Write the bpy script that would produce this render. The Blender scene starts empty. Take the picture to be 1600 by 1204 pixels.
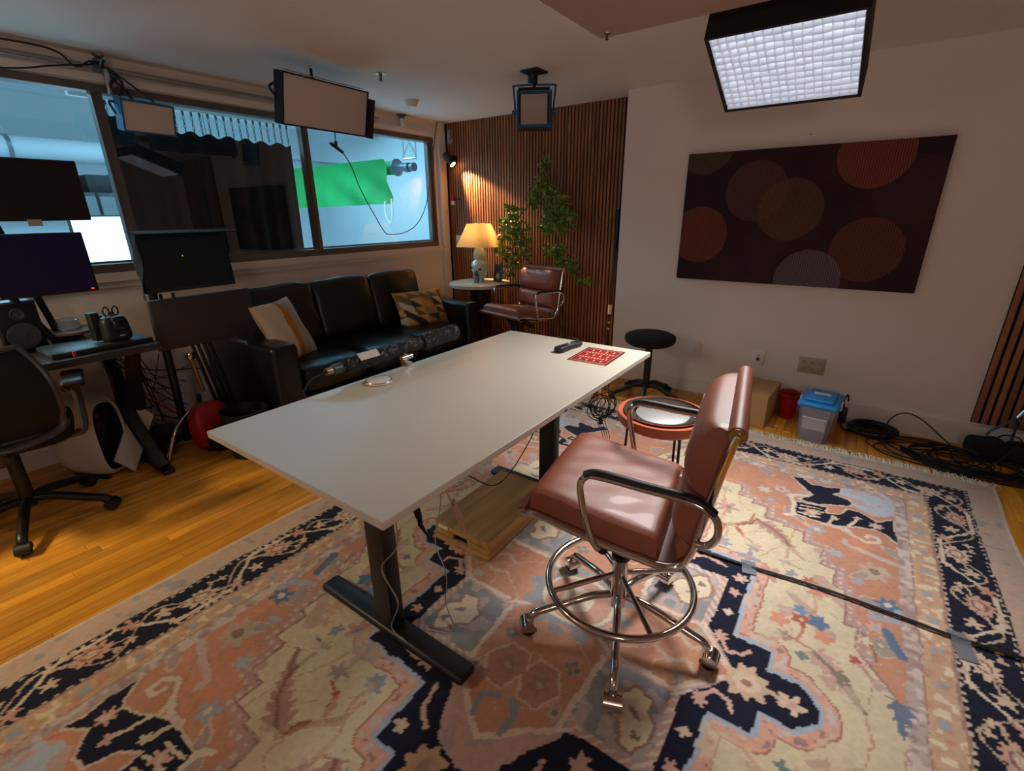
import bpy, bmesh, math, random
import numpy as np
from mathutils import Matrix, Vector, Euler

random.seed(7)
rng = np.random.default_rng(11)
SC = bpy.context.scene
COL = SC.collection
PI = math.pi

def lin(r, g, b):
    def f(c):
        c /= 255.0
        return c / 12.92 if c <= 0.04045 else ((c + 0.055) / 1.055) ** 2.4
    return (f(r), f(g), f(b))

# ------------------------------------------------------------------ camera
F_PX, YAW, PITCH, ROLL, CAM_H = 747.3, math.radians(35.638), math.radians(19.823), math.radians(-0.556), 1.36
cam_d = bpy.data.cameras.new('camera')
cam_d.sensor_fit = 'HORIZONTAL'
cam_d.sensor_width = 36.0
cam_d.lens = F_PX * 36.0 / 1600.0
cam_d.clip_start = 0.02
cam = bpy.data.objects.new('camera', cam_d)
COL.objects.link(cam)
fwd = Vector((-math.sin(YAW) * math.cos(PITCH), math.cos(YAW) * math.cos(PITCH), -math.sin(PITCH)))
rgt = Vector((math.cos(YAW), math.sin(YAW), 0))
upv = rgt.cross(fwd)
r2 = math.cos(ROLL) * rgt + math.sin(ROLL) * upv
u2 = -math.sin(ROLL) * rgt + math.cos(ROLL) * upv
cam.matrix_world = Matrix(((r2.x, u2.x, -fwd.x, 0), (r2.y, u2.y, -fwd.y, 0), (r2.z, u2.z, -fwd.z, CAM_H), (0, 0, 0, 1)))
SC.camera = cam

# ------------------------------------------------------------------ world, exposure
SC.view_settings.view_transform = 'Standard'
SC.view_settings.look = 'None'
SC.view_settings.gamma = 1.0
SC.view_settings.use_curve_mapping = False
SC.view_settings.exposure = 0.0
W = bpy.data.worlds.new('world')
SC.world = W
W.use_nodes = True
W.node_tree.nodes['Background'].inputs[0].default_value = (0.05, 0.045, 0.04, 1)
W.node_tree.nodes['Background'].inputs[1].default_value = 0.3

def area_light(name, loc, target, sx, sy, energy, color, spread=180):
    d = bpy.data.lights.new(name, 'AREA')
    d.shape = 'RECTANGLE'
    d.size, d.size_y, d.energy, d.color = sx, sy, energy, color
    d.spread = math.radians(spread)
    o = bpy.data.objects.new(name, d)
    COL.objects.link(o)
    o.location = loc
    o.rotation_euler = (Vector(target) - Vector(loc)).to_track_quat('-Z', 'Y').to_euler()
    return o

# the bright studio next door: two big overhead lamps, cool light
area_light('studio_lamp', (-6.3, 3.2, 2.85), (-6.3, 3.4, 0), 2.4, 2.4, 230, (0.36, 0.74, 1.0))
area_light('studio_lamp', (-6.4, 0.4, 2.85), (-6.4, 0.4, 0), 2.2, 2.2, 170, (0.38, 0.74, 1.0))
# behind the photographer: a warm downlight, and two added fill lights washing the ceiling
area_light('ceiling_downlight', (-3.2, -1.05, 2.16), (-2.75, 0.35, 0), 0.40, 0.40, 20, (1.0, 0.78, 0.46), 90)
area_light('uplight_fill', (0.9, -1.5, 1.55), (0.5, -0.9, 2.2), 0.5, 0.5, 16, (1.0, 0.85, 0.76))
area_light('uplight_fill', (-2.4, -1.7, 1.55), (-2.2, -0.9, 2.2), 0.5, 0.5, 5, (1.0, 0.82, 0.70))

# ------------------------------------------------------------------ materials
MATS = {}
def mat(name, col, rough=0.6, metal=0.0, var=0.0, vscale=20, bump=0.0, bscale=120, spec=0.5, emis=None, estr=0.0,
        coat=0.0, alpha=1.0, trans=0.0, stretch=None, sheen=0.0, sss=0.0, rand=0.0):
    if name in MATS:
        return MATS[name]
    m = bpy.data.materials.new(name)
    m.use_nodes = True
    nt = m.node_tree
    p = nt.nodes['Principled BSDF']
    c = lin(*col)
    p.inputs['Base Color'].default_value = (*c, 1)
    p.inputs['Roughness'].default_value = rough
    p.inputs['Metallic'].default_value = metal
    p.inputs['Specular IOR Level'].default_value = spec
    p.inputs['Coat Weight'].default_value = coat
    p.inputs['Alpha'].default_value = alpha
    p.inputs['Transmission Weight'].default_value = trans
    p.inputs['Sheen Weight'].default_value = sheen
    if emis:
        p.inputs['Emission Color'].default_value = (*lin(*emis), 1)
        p.inputs['Emission Strength'].default_value = estr
    tc = nt.nodes.new('ShaderNodeTexCoord')
    mp = nt.nodes.new('ShaderNodeMapping')
    nt.links.new(tc.outputs['Object'], mp.inputs['Vector'])
    if stretch:
        mp.inputs['Scale'].default_value = stretch
    src = None
    if var > 0:
        n = nt.nodes.new('ShaderNodeTexNoise')
        n.inputs['Scale'].default_value = vscale
        n.inputs['Detail'].default_value = 4
        nt.links.new(mp.outputs[0], n.inputs['Vector'])
        mx = nt.nodes.new('ShaderNodeMix'); mx.data_type = 'RGBA'
        mx.inputs[6].default_value = (*[x * (1 - var) for x in c], 1)
        mx.inputs[7].default_value = (*[min(1, x * (1 + var)) for x in c], 1)
        nt.links.new(n.outputs['Fac'], mx.inputs[0])
        src = mx.outputs[2]
    if rand > 0:
        oi = nt.nodes.new('ShaderNodeObjectInfo')
        hs = nt.nodes.new('ShaderNodeHueSaturation')
        mr = nt.nodes.new('ShaderNodeMapRange')
        mr.inputs['To Min'].default_value = 1 - rand
        mr.inputs['To Max'].default_value = 1 + rand
        nt.links.new(oi.outputs['Random'], mr.inputs['Value'])
        nt.links.new(mr.outputs[0], hs.inputs['Value'])
        if src: nt.links.new(src, hs.inputs['Color'])
        else: hs.inputs['Color'].default_value = (*c, 1)
        src = hs.outputs[0]
    if src:
        nt.links.new(src, p.inputs['Base Color'])
    if bump > 0:
        n = nt.nodes.new('ShaderNodeTexNoise')
        n.inputs['Scale'].default_value = bscale
        n.inputs['Detail'].default_value = 5
        nt.links.new(mp.outputs[0], n.inputs['Vector'])
        b = nt.nodes.new('ShaderNodeBump')
        b.inputs['Strength'].default_value = bump
        b.inputs['Distance'].default_value = 0.01
        nt.links.new(n.outputs['Fac'], b.inputs['Height'])
        nt.links.new(b.outputs[0], p.inputs['Normal'])
    MATS[name] = m
    return m

def vmat(name, rough=0.9, bump=0.3, bscale=900, sheen=0.0, var=0.12, vscale=60):
    m = bpy.data.materials.new(name); m.use_nodes = True
    nt = m.node_tree; p = nt.nodes['Principled BSDF']
    p.inputs['Roughness'].default_value = rough
    p.inputs['Specular IOR Level'].default_value = 0.2
    p.inputs['Sheen Weight'].default_value = sheen
    a = nt.nodes.new('ShaderNodeVertexColor'); a.layer_name = 'Col'
    tc = nt.nodes.new('ShaderNodeTexCoord')
    n = nt.nodes.new('ShaderNodeTexNoise'); n.inputs['Scale'].default_value = vscale; n.inputs['Detail'].default_value = 6
    nt.links.new(tc.outputs['Object'], n.inputs['Vector'])
    mr = nt.nodes.new('ShaderNodeMapRange'); mr.inputs['To Min'].default_value = 1 - var; mr.inputs['To Max'].default_value = 1 + var
    nt.links.new(n.outputs['Fac'], mr.inputs['Value'])
    hs = nt.nodes.new('ShaderNodeHueSaturation')
    nt.links.new(a.outputs['Color'], hs.inputs['Color']); nt.links.new(mr.outputs[0], hs.inputs['Value'])
    nt.links.new(hs.outputs[0], p.inputs['Base Color'])
    n2 = nt.nodes.new('ShaderNodeTexNoise'); n2.inputs['Scale'].default_value = bscale
    nt.links.new(tc.outputs['Object'], n2.inputs['Vector'])
    b = nt.nodes.new('ShaderNodeBump'); b.inputs['Strength'].default_value = bump; b.inputs['Distance'].default_value = 0.004
    nt.links.new(n2.outputs['Fac'], b.inputs['Height']); nt.links.new(b.outputs[0], p.inputs['Normal'])
    return m

def glass_mat(name, tint=(235, 245, 248), ior=1.5, boost=1.0):
    m = bpy.data.materials.new(name); m.use_nodes = True
    nt = m.node_tree
    for n in list(nt.nodes): nt.nodes.remove(n)
    out = nt.nodes.new('ShaderNodeOutputMaterial')
    t = nt.nodes.new('ShaderNodeBsdfTransparent'); t.inputs[0].default_value = (*lin(*tint), 1)
    g = nt.nodes.new('ShaderNodeBsdfGlossy'); g.inputs['Roughness'].default_value = 0.0
    ge = nt.nodes.new('ShaderNodeNewGeometry')
    dt = nt.nodes.new('ShaderNodeVectorMath'); dt.operation = 'DOT_PRODUCT'
    nt.links.new(ge.outputs['Incoming'], dt.inputs[0]); nt.links.new(ge.outputs['Normal'], dt.inputs[1])
    ab_ = nt.nodes.new('ShaderNodeMath'); ab_.operation = 'ABSOLUTE'; nt.links.new(dt.outputs['Value'], ab_.inputs[0])
    iv = nt.nodes.new('ShaderNodeMath'); iv.operation = 'SUBTRACT'; iv.inputs[0].default_value = 1.0; nt.links.new(ab_.outputs[0], iv.inputs[1])
    pw = nt.nodes.new('ShaderNodeMath'); pw.operation = 'POWER'; pw.inputs[1].default_value = 5.0; nt.links.new(iv.outputs[0], pw.inputs[0])
    f = nt.nodes.new('ShaderNodeMath'); f.operation = 'MULTIPLY_ADD'; f.inputs[1].default_value = 0.92; f.inputs[2].default_value = 0.08; nt.links.new(pw.outputs[0], f.inputs[0])
    mu = nt.nodes.new('ShaderNodeMath'); mu.operation = 'MULTIPLY'; mu.inputs[1].default_value = boost; mu.use_clamp = True
    mx = nt.nodes.new('ShaderNodeMixShader')
    nt.links.new(f.outputs[0], mu.inputs[0]); nt.links.new(mu.outputs[0], mx.inputs[0])
    nt.links.new(t.outputs[0], mx.inputs[1]); nt.links.new(g.outputs[0], mx.inputs[2]); nt.links.new(mx.outputs[0], out.inputs[0])
    return m

def wood_mat(name, c1, c2, rough=0.45, axis=1, scale=9, rand=0.16, coat=0.0):
    """streaky grain running along one axis, with a tone of its own for each board"""
    m = bpy.data.materials.new(name); m.use_nodes = True
    nt = m.node_tree; p = nt.nodes['Principled BSDF']
    tc = nt.nodes.new('ShaderNodeTexCoord'); oi = nt.nodes.new('ShaderNodeObjectInfo')
    mp = nt.nodes.new('ShaderNodeMapping')
    s = [scale * 6] * 3; s[axis] = scale * 0.5
    mp.inputs['Scale'].default_value = s
    nt.links.new(tc.outputs['Object'], mp.inputs['Vector'])
    ad = nt.nodes.new('ShaderNodeVectorMath'); ad.operation = 'ADD'
    sc = nt.nodes.new('ShaderNodeVectorMath'); sc.operation = 'SCALE'; sc.inputs[0].default_value = (31, 17, 23)
    nt.links.new(oi.outputs['Random'], sc.inputs['Scale'])
    nt.links.new(mp.outputs[0], ad.inputs[0]); nt.links.new(sc.outputs[0], ad.inputs[1])
    n = nt.nodes.new('ShaderNodeTexNoise'); n.inputs['Scale'].default_value = 1.0; n.inputs['Detail'].default_value = 6; n.inputs['Distortion'].default_value = 0.6
    nt.links.new(ad.outputs[0], n.inputs['Vector'])
    rp = nt.nodes.new('ShaderNodeValToRGB')
    rp.color_ramp.elements[0].position = 0.3; rp.color_ramp.elements[0].color = (*lin(*c2), 1)
    rp.color_ramp.elements[1].position = 0.7; rp.color_ramp.elements[1].color = (*lin(*c1), 1)
    nt.links.new(n.outputs['Fac'], rp.inputs[0])
    hs = nt.nodes.new('ShaderNodeHueSaturation')
    mr = nt.nodes.new('ShaderNodeMapRange'); mr.inputs['To Min'].default_value = 1 - rand; mr.inputs['To Max'].default_value = 1 + rand
    nt.links.new(oi.outputs['Random'], mr.inputs['Value']); nt.links.new(mr.outputs[0], hs.inputs['Value'])
    nt.links.new(rp.outputs[0], hs.inputs['Color']); nt.links.new(hs.outputs[0], p.inputs['Base Color'])
    p.inputs['Roughness'].default_value = rough
    p.inputs['Coat Weight'].default_value = coat
    b = nt.nodes.new('ShaderNodeBump'); b.inputs['Strength'].default_value = 0.08; b.inputs['Distance'].default_value = 0.003
    nt.links.new(n.outputs['Fac'], b.inputs['Height']); nt.links.new(b.outputs[0], p.inputs['Normal'])
    return m

# ------------------------------------------------------------------ mesh helpers
def catmull(pts, n=8, closed=False):
    P = [Vector(p) for p in pts]
    out = []
    L = len(P)
    rngs = range(L if closed else L - 1)
    for i in rngs:
        if closed:
            a, b, c, d = P[(i - 1) % L], P[i], P[(i + 1) % L], P[(i + 2) % L]
        else:
            b, c = P[i], P[i + 1]
            a = P[i - 1] if i > 0 else 2 * b - c
            d = P[i + 2] if i + 2 < L else 2 * c - b
        for k in range(n):
            t = k / n
            out.append(0.5 * ((2 * b) + (c - a) * t + (2 * a - 5 * b + 4 * c - d) * t * t + (3 * b - a - 3 * c + d) * t ** 3))
    if not closed:
        out.append(P[-1])
    return out

class MB:
    def __init__(self):
        self.v = []; self.f = []; self.s = []
    def add(self, V, F, smooth=False, M=None):
        o = len(self.v)
        if M is not None:
            V = [M @ Vector(p) for p in V]
        self.v += [tuple(p) for p in V]
        self.f += [tuple(i + o for i in f) for f in F]
        self.s += [smooth] * len(F)
        return self
    def bm(self, b, smooth=False, M=None):
        b.verts.ensure_lookup_table()
        V = [v.co.copy() for v in b.verts]
        idx = {v: i for i, v in enumerate(b.verts)}
        F = [[idx[v] for v in f.verts] for f in b.faces]
        b.free()
        return self.add(V, F, smooth, M)
    def box(self, c, s, M=None, rot=None):
        x, y, z = s[0] / 2, s[1] / 2, s[2] / 2
        V = [Vector((sx * x, sy * y, sz * z)) for sz in (-1, 1) for sy in (-1, 1) for sx in (-1, 1)]
        T = Matrix.Translation(c)
        if rot is not None: T = T @ (rot if isinstance(rot, Matrix) else Euler(rot).to_matrix().to_4x4())
        V = [T @ p for p in V]
        return self.add(V, [(0, 2, 3, 1), (4, 5, 7, 6), (0, 1, 5, 4), (2, 6, 7, 3), (0, 4, 6, 2), (1, 3, 7, 5)], False, M)
    def b2(self, x0, x1, y0, y1, z0, z1):
        return self.box(((x0 + x1) / 2, (y0 + y1) / 2, (z0 + z1) / 2), (x1 - x0, y1 - y0, z1 - z0))
    def rbox(self, c, s, r=0.01, seg=2, rot=None, smooth=True):
        b = bmesh.new()
        bmesh.ops.create_cube(b, size=1)
        bmesh.ops.scale(b, vec=s, verts=b.verts)
        bmesh.ops.bevel(b, geom=list(b.edges), offset=min(r, min(s) * 0.49), segments=seg, affect='EDGES', profile=0.5)
        T = Matrix.Translation(c)
        if rot is not None: T = T @ (rot if isinstance(rot, Matrix) else Euler(rot).to_matrix().to_4x4())
        return self.bm(b, smooth, T)
    def tube(self, pts, r, n=8, closed=False, caps=True, flat=1.0):
        P = [Vector(p) for p in pts]; L = len(P)
        rs = r if isinstance(r, (list, tuple)) else [r] * L
        V = []; F = []
        nrm = None
        for i in range(L):
            if closed: t = P[(i + 1) % L] - P[i - 1]
            else: t = P[min(i + 1, L - 1)] - P[max(i - 1, 0)]
            if t.length < 1e-9: t = Vector((0, 0, 1))
            t.normalize()
            if nrm is None:
                nrm = t.orthogonal() if abs(t.z) > 0.95 else Vector((0, 0, 1)).cross(t).normalized()
            nrm = (nrm - t * nrm.dot(t))
            if nrm.length < 1e-6: nrm = t.orthogonal()
            nrm.normalize()
            b = t.cross(nrm)
            for k in range(n):
                a = 2 * PI * k / n
                V.append(P[i] + rs[i] * (math.cos(a) * nrm + math.sin(a) * flat * b))
        for i in range(L if closed else L - 1):
            j = (i + 1) % L
            for k in range(n):
                k2 = (k + 1) % n
                F.append((i * n + k, i * n + k2, j * n + k2, j * n + k))
        if not closed and caps:
            F.append(tuple(range(n - 1, -1, -1))); F.append(tuple(range((L - 1) * n, L * n)))
        return self.add(V, F, True)
    def cyl(self, p0, p1, r0, r1=None, n=16):
        return self.tube([p0, p1], [r0, r0 if r1 is None else r1], n)
    def lathe(self, prof, n=24, c=(0, 0, 0), M=None, sx=1.0, sy=1.0):
        V = []; F = []; L = len(prof)
        for r, z in prof:
            for k in range(n):
                a = 2 * PI * k / n
                V.append(Vector((c[0] + r * math.cos(a) * sx, c[1] + r * math.sin(a) * sy, c[2] + z)))
        for i in range(L - 1):
            for k in range(n):
                k2 = (k + 1) % n
                F.append((i * n + k, i * n + k2, (i + 1) * n + k2, (i + 1) * n + k))
        if prof[0][0] > 1e-6: F.append(tuple(range(n - 1, -1, -1)))
        if prof[-1][0] > 1e-6: F.append(tuple(range((L - 1) * n, L * n)))
        return self.add(V, F, True, M)
    def prism(self, poly, h0, h1, M=None):
        n = len(poly)
        V = [Vector((x, y, h0)) for x, y in poly] + [Vector((x, y, h1)) for x, y in poly]
        F = [tuple(range(n - 1, -1, -1)), tuple(range(n, 2 * n))] + [(i, (i + 1) % n, n + (i + 1) % n, n + i) for i in range(n)]
        return self.add(V, F, False, M)
    def blob(self, c, s, p=4.0, n=10, rot=None, fn=None, smooth=True):
        """rounded box: a p-norm ball, s = full size"""
        b = bmesh.new()
        bmesh.ops.create_cube(b, size=2)
        bmesh.ops.subdivide_edges(b, edges=list(b.edges), cuts=n, use_grid_fill=True)
        for v in b.verts:
            x, y, z = v.co
            k = (abs(x) ** p + abs(y) ** p + abs(z) ** p) ** (1 / p)
            q = Vector((x / k, y / k, z / k))
            if fn: q = fn(q)
            v.co = Vector((q.x * s[0] / 2, q.y * s[1] / 2, q.z * s[2] / 2))
        T = Matrix.Translation(c)
        if rot is not None: T = T @ (rot if isinstance(rot, Matrix) else Euler(rot).to_matrix().to_4x4())
        return self.bm(b, smooth, T)

def mesh_from(name, mb, m, sharp=40):
    me = bpy.data.meshes.new(name)
    me.from_pydata(mb.v, [], mb.f)
    me.polygons.foreach_set('use_smooth', mb.s)
    if any(mb.s):
        me.set_sharp_from_angle(angle=math.radians(sharp))
    me.materials.append(m)
    me.update()
    return me

def obj(name, mb, m, parent=None, world=False, sharp=40, label=None):
    if world and parent is not None:
        Mi = parent.matrix_basis.inverted()
        mb.v = [tuple(Mi @ Vector(p)) for p in mb.v]
    o = bpy.data.objects.new(name, mesh_from(name, mb, m, sharp))
    COL.objects.link(o)
    if parent is not None: o.parent = parent
    if label: o['label'] = label
    return o

def inst(name, src, parent, loc=(0, 0, 0), rot=None, scale=None):
    """another object on the same mesh data"""
    o = bpy.data.objects.new(name, src.data if hasattr(src, 'data') else src)
    COL.objects.link(o)
    if parent is not None: o.parent = parent
    o.location = loc
    if rot is not None: o.rotation_euler = rot
    if scale is not None: o.scale = scale
    return o

def thing(name, label, cat, loc=(0, 0, 0), rz=0.0, group=None):
    o = bpy.data.objects.new(name, None)
    COL.objects.link(o)
    o.empty_display_size = 0.05
    o.location = loc
    o.rotation_euler = (0, 0, rz)
    o['label'] = label; o['category'] = cat
    if group: o['group'] = group
    return o

def tag(o, label, cat, group=None):
    o['label'] = label; o['category'] = cat
    if group: o['group'] = group
    return o

def struct(name, mb, m, label=None):
    o = obj(name, mb, m)
    o['kind'] = 'structure'
    if label: o['label'] = label
    return o

def colour_attr(me, cols):
    a = me.color_attributes.new('Col', 'FLOAT_COLOR', 'POINT')
    c = np.ones((len(me.vertices), 4), dtype=np.float32)
    c[:, :3] = cols
    a.data.foreach_set('color', c.ravel())

# shared materials
M_WALL = mat('painted_wall', (228, 217, 211), 0.75, var=0.03, vscale=3, bump=0.05, bscale=220)
M_CEIL = mat('painted_ceiling', (234, 225, 214), 0.85, var=0.03, vscale=2)
M_TRIM = mat('painted_trim', (224, 216, 208), 0.5)
M_SOFFIT = mat('soffit_paint', (168, 140, 128), 0.85, var=0.04, vscale=2)
M_BLACK = mat('black_plastic', (22, 22, 24), 0.5)
M_BLACKM = mat('black_powder_coat', (17, 17, 19), 0.42, var=0.1, vscale=40)
M_RUBBER = mat('black_rubber', (14, 14, 15), 0.65)
M_CHROME = mat('chrome', (205, 200, 196), 0.12, metal=1.0)
M_STEEL = mat('brushed_steel', (190, 190, 188), 0.28, metal=1.0, var=0.06, vscale=60)
M_BRASS = mat('aged_brass', (176, 158, 120), 0.3, metal=1.0)
M_ALU = mat('bronze_aluminium', (104, 94, 88), 0.45, metal=0.3, var=0.06, vscale=30)
M_WHITEP = mat('white_plastic', (222, 218, 212), 0.42)
M_BLUEM = mat('blue_anodised', (22, 92, 138), 0.4, metal=0.3)
M_FABRIC = mat('black_fabric', (20, 19, 19), 0.95, var=0.2, vscale=80, bump=0.3, bscale=500)
M_LABEL = mat('white_label', (215, 212, 205), 0.7)
ZC = 2.195
SOFT_STR, SOFT_W = 4.0, 17.0
# ================================================================== the room
XL, YW, YS = -3.65, 3.76, 3.97          # window wall, white wall, slatted wall
XR, YN = 2.1, -2.2

M_OAK = wood_mat('oak_strip', (226, 162, 56), (194, 126, 36), rough=0.34, axis=1, scale=7, rand=0.28, coat=0.15)
M_SUB = mat('floor_joint', (70, 40, 18), 0.8)
fl = struct('floor', MB().b2(XL - 0.1, XR, YN, YS + 0.05, -0.12, -0.011), M_SUB, 'strip floor of yellow oak boards')
PWID, GAP = 0.0572, 0.0012
plank_mesh = {}
def plank(ln):
    k = round(ln, 2)
    if k not in plank_mesh:
        b = MB().rbox((0, 0, -0.0055), (PWID - GAP, k - GAP, 0.011), 0.0012, 1, smooth=False)
        plank_mesh[k] = mesh_from('plank', b, M_OAK)
    return plank_mesh[k]
rest = MB()
ncol = int((XR - XL) / PWID)
n_single = 0
for i in range(ncol):
    x = XL + (i + 0.5) * PWID
    y = YN - random.random() * 0.7
    while y < YS:
        ln = random.choice((0.45, 0.6, 0.75, 0.9, 1.05, 1.2))
        y0, y1 = max(y, YN), min(y + ln, YS)
        if y1 - y0 > 0.05:
            ln2 = y1 - y0
            yc = (y0 + y1) / 2
            under_rug = -2.0 < x < 0.74 and y1 < 3.14
            seen = (x < -1.98 and y1 > -0.15 and y0 < 2.3 - 0.25 * max(0, (-2.6 - x))) or (y1 > 3.15 and -2.2 < x < 1.25) or (x > 0.74 and y1 > 2.2 and x < 1.25)
            if seen and not under_rug:
                o = inst('plank', plank(ln2), fl, (x, yc, 0))
                n_single += 1
            else:
                rest.box((x, yc, -0.0055), (PWID - GAP, ln2 - GAP, 0.011))
        y += ln
o = obj('hidden_planks', rest, M_OAK, fl); o['kind'] = 'stuff'

struct('ceiling', MB().b2(XL - 0.15, XR, YN, YS + 0.1, ZC, ZC + 0.1), M_CEIL)
# dropped soffit above the photographer, its corner in view
sf = struct('ceiling_soffit', MB().b2(-1.085, XR, YN, 2.185, 2.052, ZC), M_SOFFIT)
struct('wall_white', MB().b2(-1.625, XR, YW, YS + 0.1, 0, ZC), M_WALL)
struct('wall_right', MB().b2(XR, XR + 0.1, YN, YS + 0.1, 0, ZC), M_WALL)
struct('wall_near', MB().b2(XL - 0.1, XR, YN - 0.1, YN, 0, ZC), M_WALL)

# slatted wall: dark felt board with one oak slat after another
M_SLAT = wood_mat('walnut_slat', (164, 106, 70), (124, 76, 48), rough=0.5, axis=2, scale=5, rand=0.12)
M_FELT = mat('black_felt', (16, 12, 11), 0.95)
ws = struct('wall_slatted', MB().b2(XL - 0.1, -1.62, YS, YS + 0.1, 0, ZC), M_FELT, 'recessed wall of narrow vertical walnut slats')
sl = mesh_from('slat', MB().rbox((0, 0, 0), (0.0205, 0.016, ZC - 0.004), 0.002, 1, smooth=False), M_SLAT)
nsl = 62
for i in range(nsl):
    x = -3.594 + i * (1.954 / (nsl - 1))
    inst('slat', sl, ws, (x, YS - 0.008, ZC / 2))
# second slatted panel on the white wall, at the right
wp = thing('slat_panel', 'dark vertical slat panel on the white wall at the far right', 'wall panel', (1.2, YW, 0.15))
obj('backing', MB().b2(0.712, 1.75, YW - 0.012, YW, 0.15, ZC - 0.01), M_FELT, wp, world=True)
sl2 = mesh_from('slat', MB().rbox((0, 0, 0), (0.027, 0.016, ZC - 0.17), 0.002, 1, smooth=False), M_SLAT)
for i in range(26):
    inst('slat', sl2, wp, (0.728 + i * 0.0395 - 1.2, -0.02, (ZC - 0.16) / 2))

# baseboards
struct('baseboard_white', MB().b2(-1.62, 0.05, YW - 0.012, YW, 0, 0.105), M_TRIM)
struct('baseboard_right', MB().b2(0.05, XR, YW - 0.022, YW, 0, 0.135), M_TRIM)
struct('baseboard_left', MB().b2(XL, XL + 0.012, YN, 3.83, 0, 0.09), M_TRIM)

# window wall
ZS, ZH = 1.045, 2.055                   # sill and head of the opening
YW0, YW1 = -1.4, 3.80
w = MB()
w.b2(XL - 0.12, XL, YN, YS, 0, ZS)
w.b2(XL - 0.12, XL, YN, YS, ZH, ZC)
w.b2(XL - 0.12, XL, YN, YW0, ZS, ZH)
w.b2(XL - 0.12, XL, YW1, YS, ZS, ZH)
struct('wall_left', w, M_WALL, 'cream wall below and above the wide interior window')
tr = MB(); tr.b2(XL, XL + 0.045, 3.835, 3.93, 0, ZC)
struct('trim_1', tr, M_TRIM, 'white post at the corner beside the window')
tr = MB(); tr.b2(XL, XL + 0.022, YW0, 3.834, ZS - 0.05, ZS); tr.b2(XL, XL + 0.012, YW0, 3.834, ZS - 0.085, ZS - 0.05)
struct('trim_2', tr, M_TRIM, 'painted ledge under the window')
tr = MB(); tr.b2(XL, XL + 0.03, YW0, 3.834, ZH + 0.005, ZH + 0.045)
struct('trim_3', tr, M_TRIM, 'painted head trim over the window')

M_GLASS = glass_mat('window_glass', (232, 242, 244), 1.5, 1.25)
XG = XL - 0.055
win = bpy.data.objects.new('window_1', None); COL.objects.link(win); win.location = (XL, 1.2, ZS)
win['kind'] = 'structure'; win['label'] = 'wide interior window with bronze aluminium frame onto the studio'
f = MB()
f.b2(XL - 0.085, XL + 0.004, YW0, YW1, ZS, ZS + 0.05)
f.b2(XL - 0.10, XL - 0.085, YW0, YW1, ZS, ZS + 0.062)
f.b2(XL - 0.085, XL + 0.004, YW0, YW1, ZH - 0.04, ZH)
f.b2(XL - 0.07, XL - 0.025, YW1 - 0.055, YW1, ZS, ZH)
f.b2(XL - 0.11, XL + 0.002, YW1 - 0.018, YW1, ZS, ZH)
f.b2(XL - 0.085, XL + 0.004, YW0, YW0 + 0.05, ZS, ZH)
obj('window_frame', f, M_ALU, win, world=True)
for yy in (-0.12, 1.155, 2.425):
    f = MB(); f.b2(XL - 0.075, XL - 0.03, yy - 0.024, yy + 0.024, ZS + 0.05, ZH - 0.04)
    f.b2(XL - 0.03, XL - 0.018, yy - 0.008, yy + 0.024, ZS + 0.05, ZH - 0.04)
    f.b2(XL - 0.088, XL - 0.075, yy - 0.024, yy + 0.010, ZS + 0.05, ZH - 0.04)
    obj('mullion', f, M_ALU, win, world=True)
ys = [YW0 + 0.05, -0.12, 1.155, 2.425, YW1 - 0.05]
for a, b in zip(ys[:-1], ys[1:]):
    obj('window_pane', MB().add([(XG, a + 0.02, ZS + 0.04), (XG, b - 0.02, ZS + 0.04), (XG, b - 0.02, ZH - 0.03), (XG, a + 0.02, ZH - 0.03)], [(0, 1, 2, 3)]), M_GLASS, win, world=True)
# round rail that runs along the head of the window
M_RAIL = mat('satin_rail', (170, 165, 160), 0.3, metal=0.8)
r = thing('window_rail', 'satin metal rail running along above the window', 'rail', (XL + 0.05, 1.2, ZH + 0.07))
obj('rail_tube', MB().cyl((XL + 0.05, -1.3, ZH + 0.07), (XL + 0.05, 3.1, ZH + 0.07), 0.014, n=12), M_RAIL, r, world=True)
for yy in (-1.2, 0.3, 1.9, 3.0):
    obj('bracket', MB().b2(XL, XL + 0.05, yy - 0.012, yy + 0.012, ZH + 0.06, ZH + 0.08), M_RAIL, r, world=True)

# ================================================================== the studio beyond the glass
M_SWALL = mat('studio_white', (232, 236, 238), 0.8)
M_SGREY = mat('studio_grey', (150, 156, 160), 0.8)
SX0, SX1, SY0, SY1, SZ = -10.0, XL - 0.12, -2.5, 6.6, 3.0
struct('floor_studio', MB().b2(SX0, SX1, SY0, SY1, -0.1, 0), M_SWALL)
struct('ceiling_studio', MB().b2(SX0, SX1, SY0, SY1, SZ, SZ + 0.1), M_SWALL)
struct('wall_studio_far', MB().b2(SX0 - 0.1, SX0, SY0, SY1, 0, SZ), M_SWALL)
struct('wall_studio_end', MB().b2(SX0, SX1, SY1, SY1 + 0.1, 0, SZ), M_SWALL)
struct('wall_studio_near', MB().b2(SX0, SX1, SY0 - 0.1, SY0, 0, SZ), M_SGREY)
struct('wall_studio_side', MB().b2(SX1 - 0.02, SX1, YS, SY1, 0, SZ), M_SWALL)
struct('wall_studio_return', MB().b2(SX1, SX1 + 0.1, YS + 0.1, SY1 + 0.1, 0, SZ), M_SWALL)
struct('wall_over_window', MB().b2(SX1 - 0.001, SX1, SY0, YS, ZC, SZ), M_SWALL)
struct('studio_beam', MB().b2(-5.4, -4.95, SY0, SY1, SZ - 0.22, SZ), M_SWALL, 'shallow ceiling beam in the studio')
struct('studio_beam', MB().b2(-7.9, -7.4, SY0, SY1, SZ - 0.3, SZ), M_SGREY, 'deeper ceiling beam far back in the studio')

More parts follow.
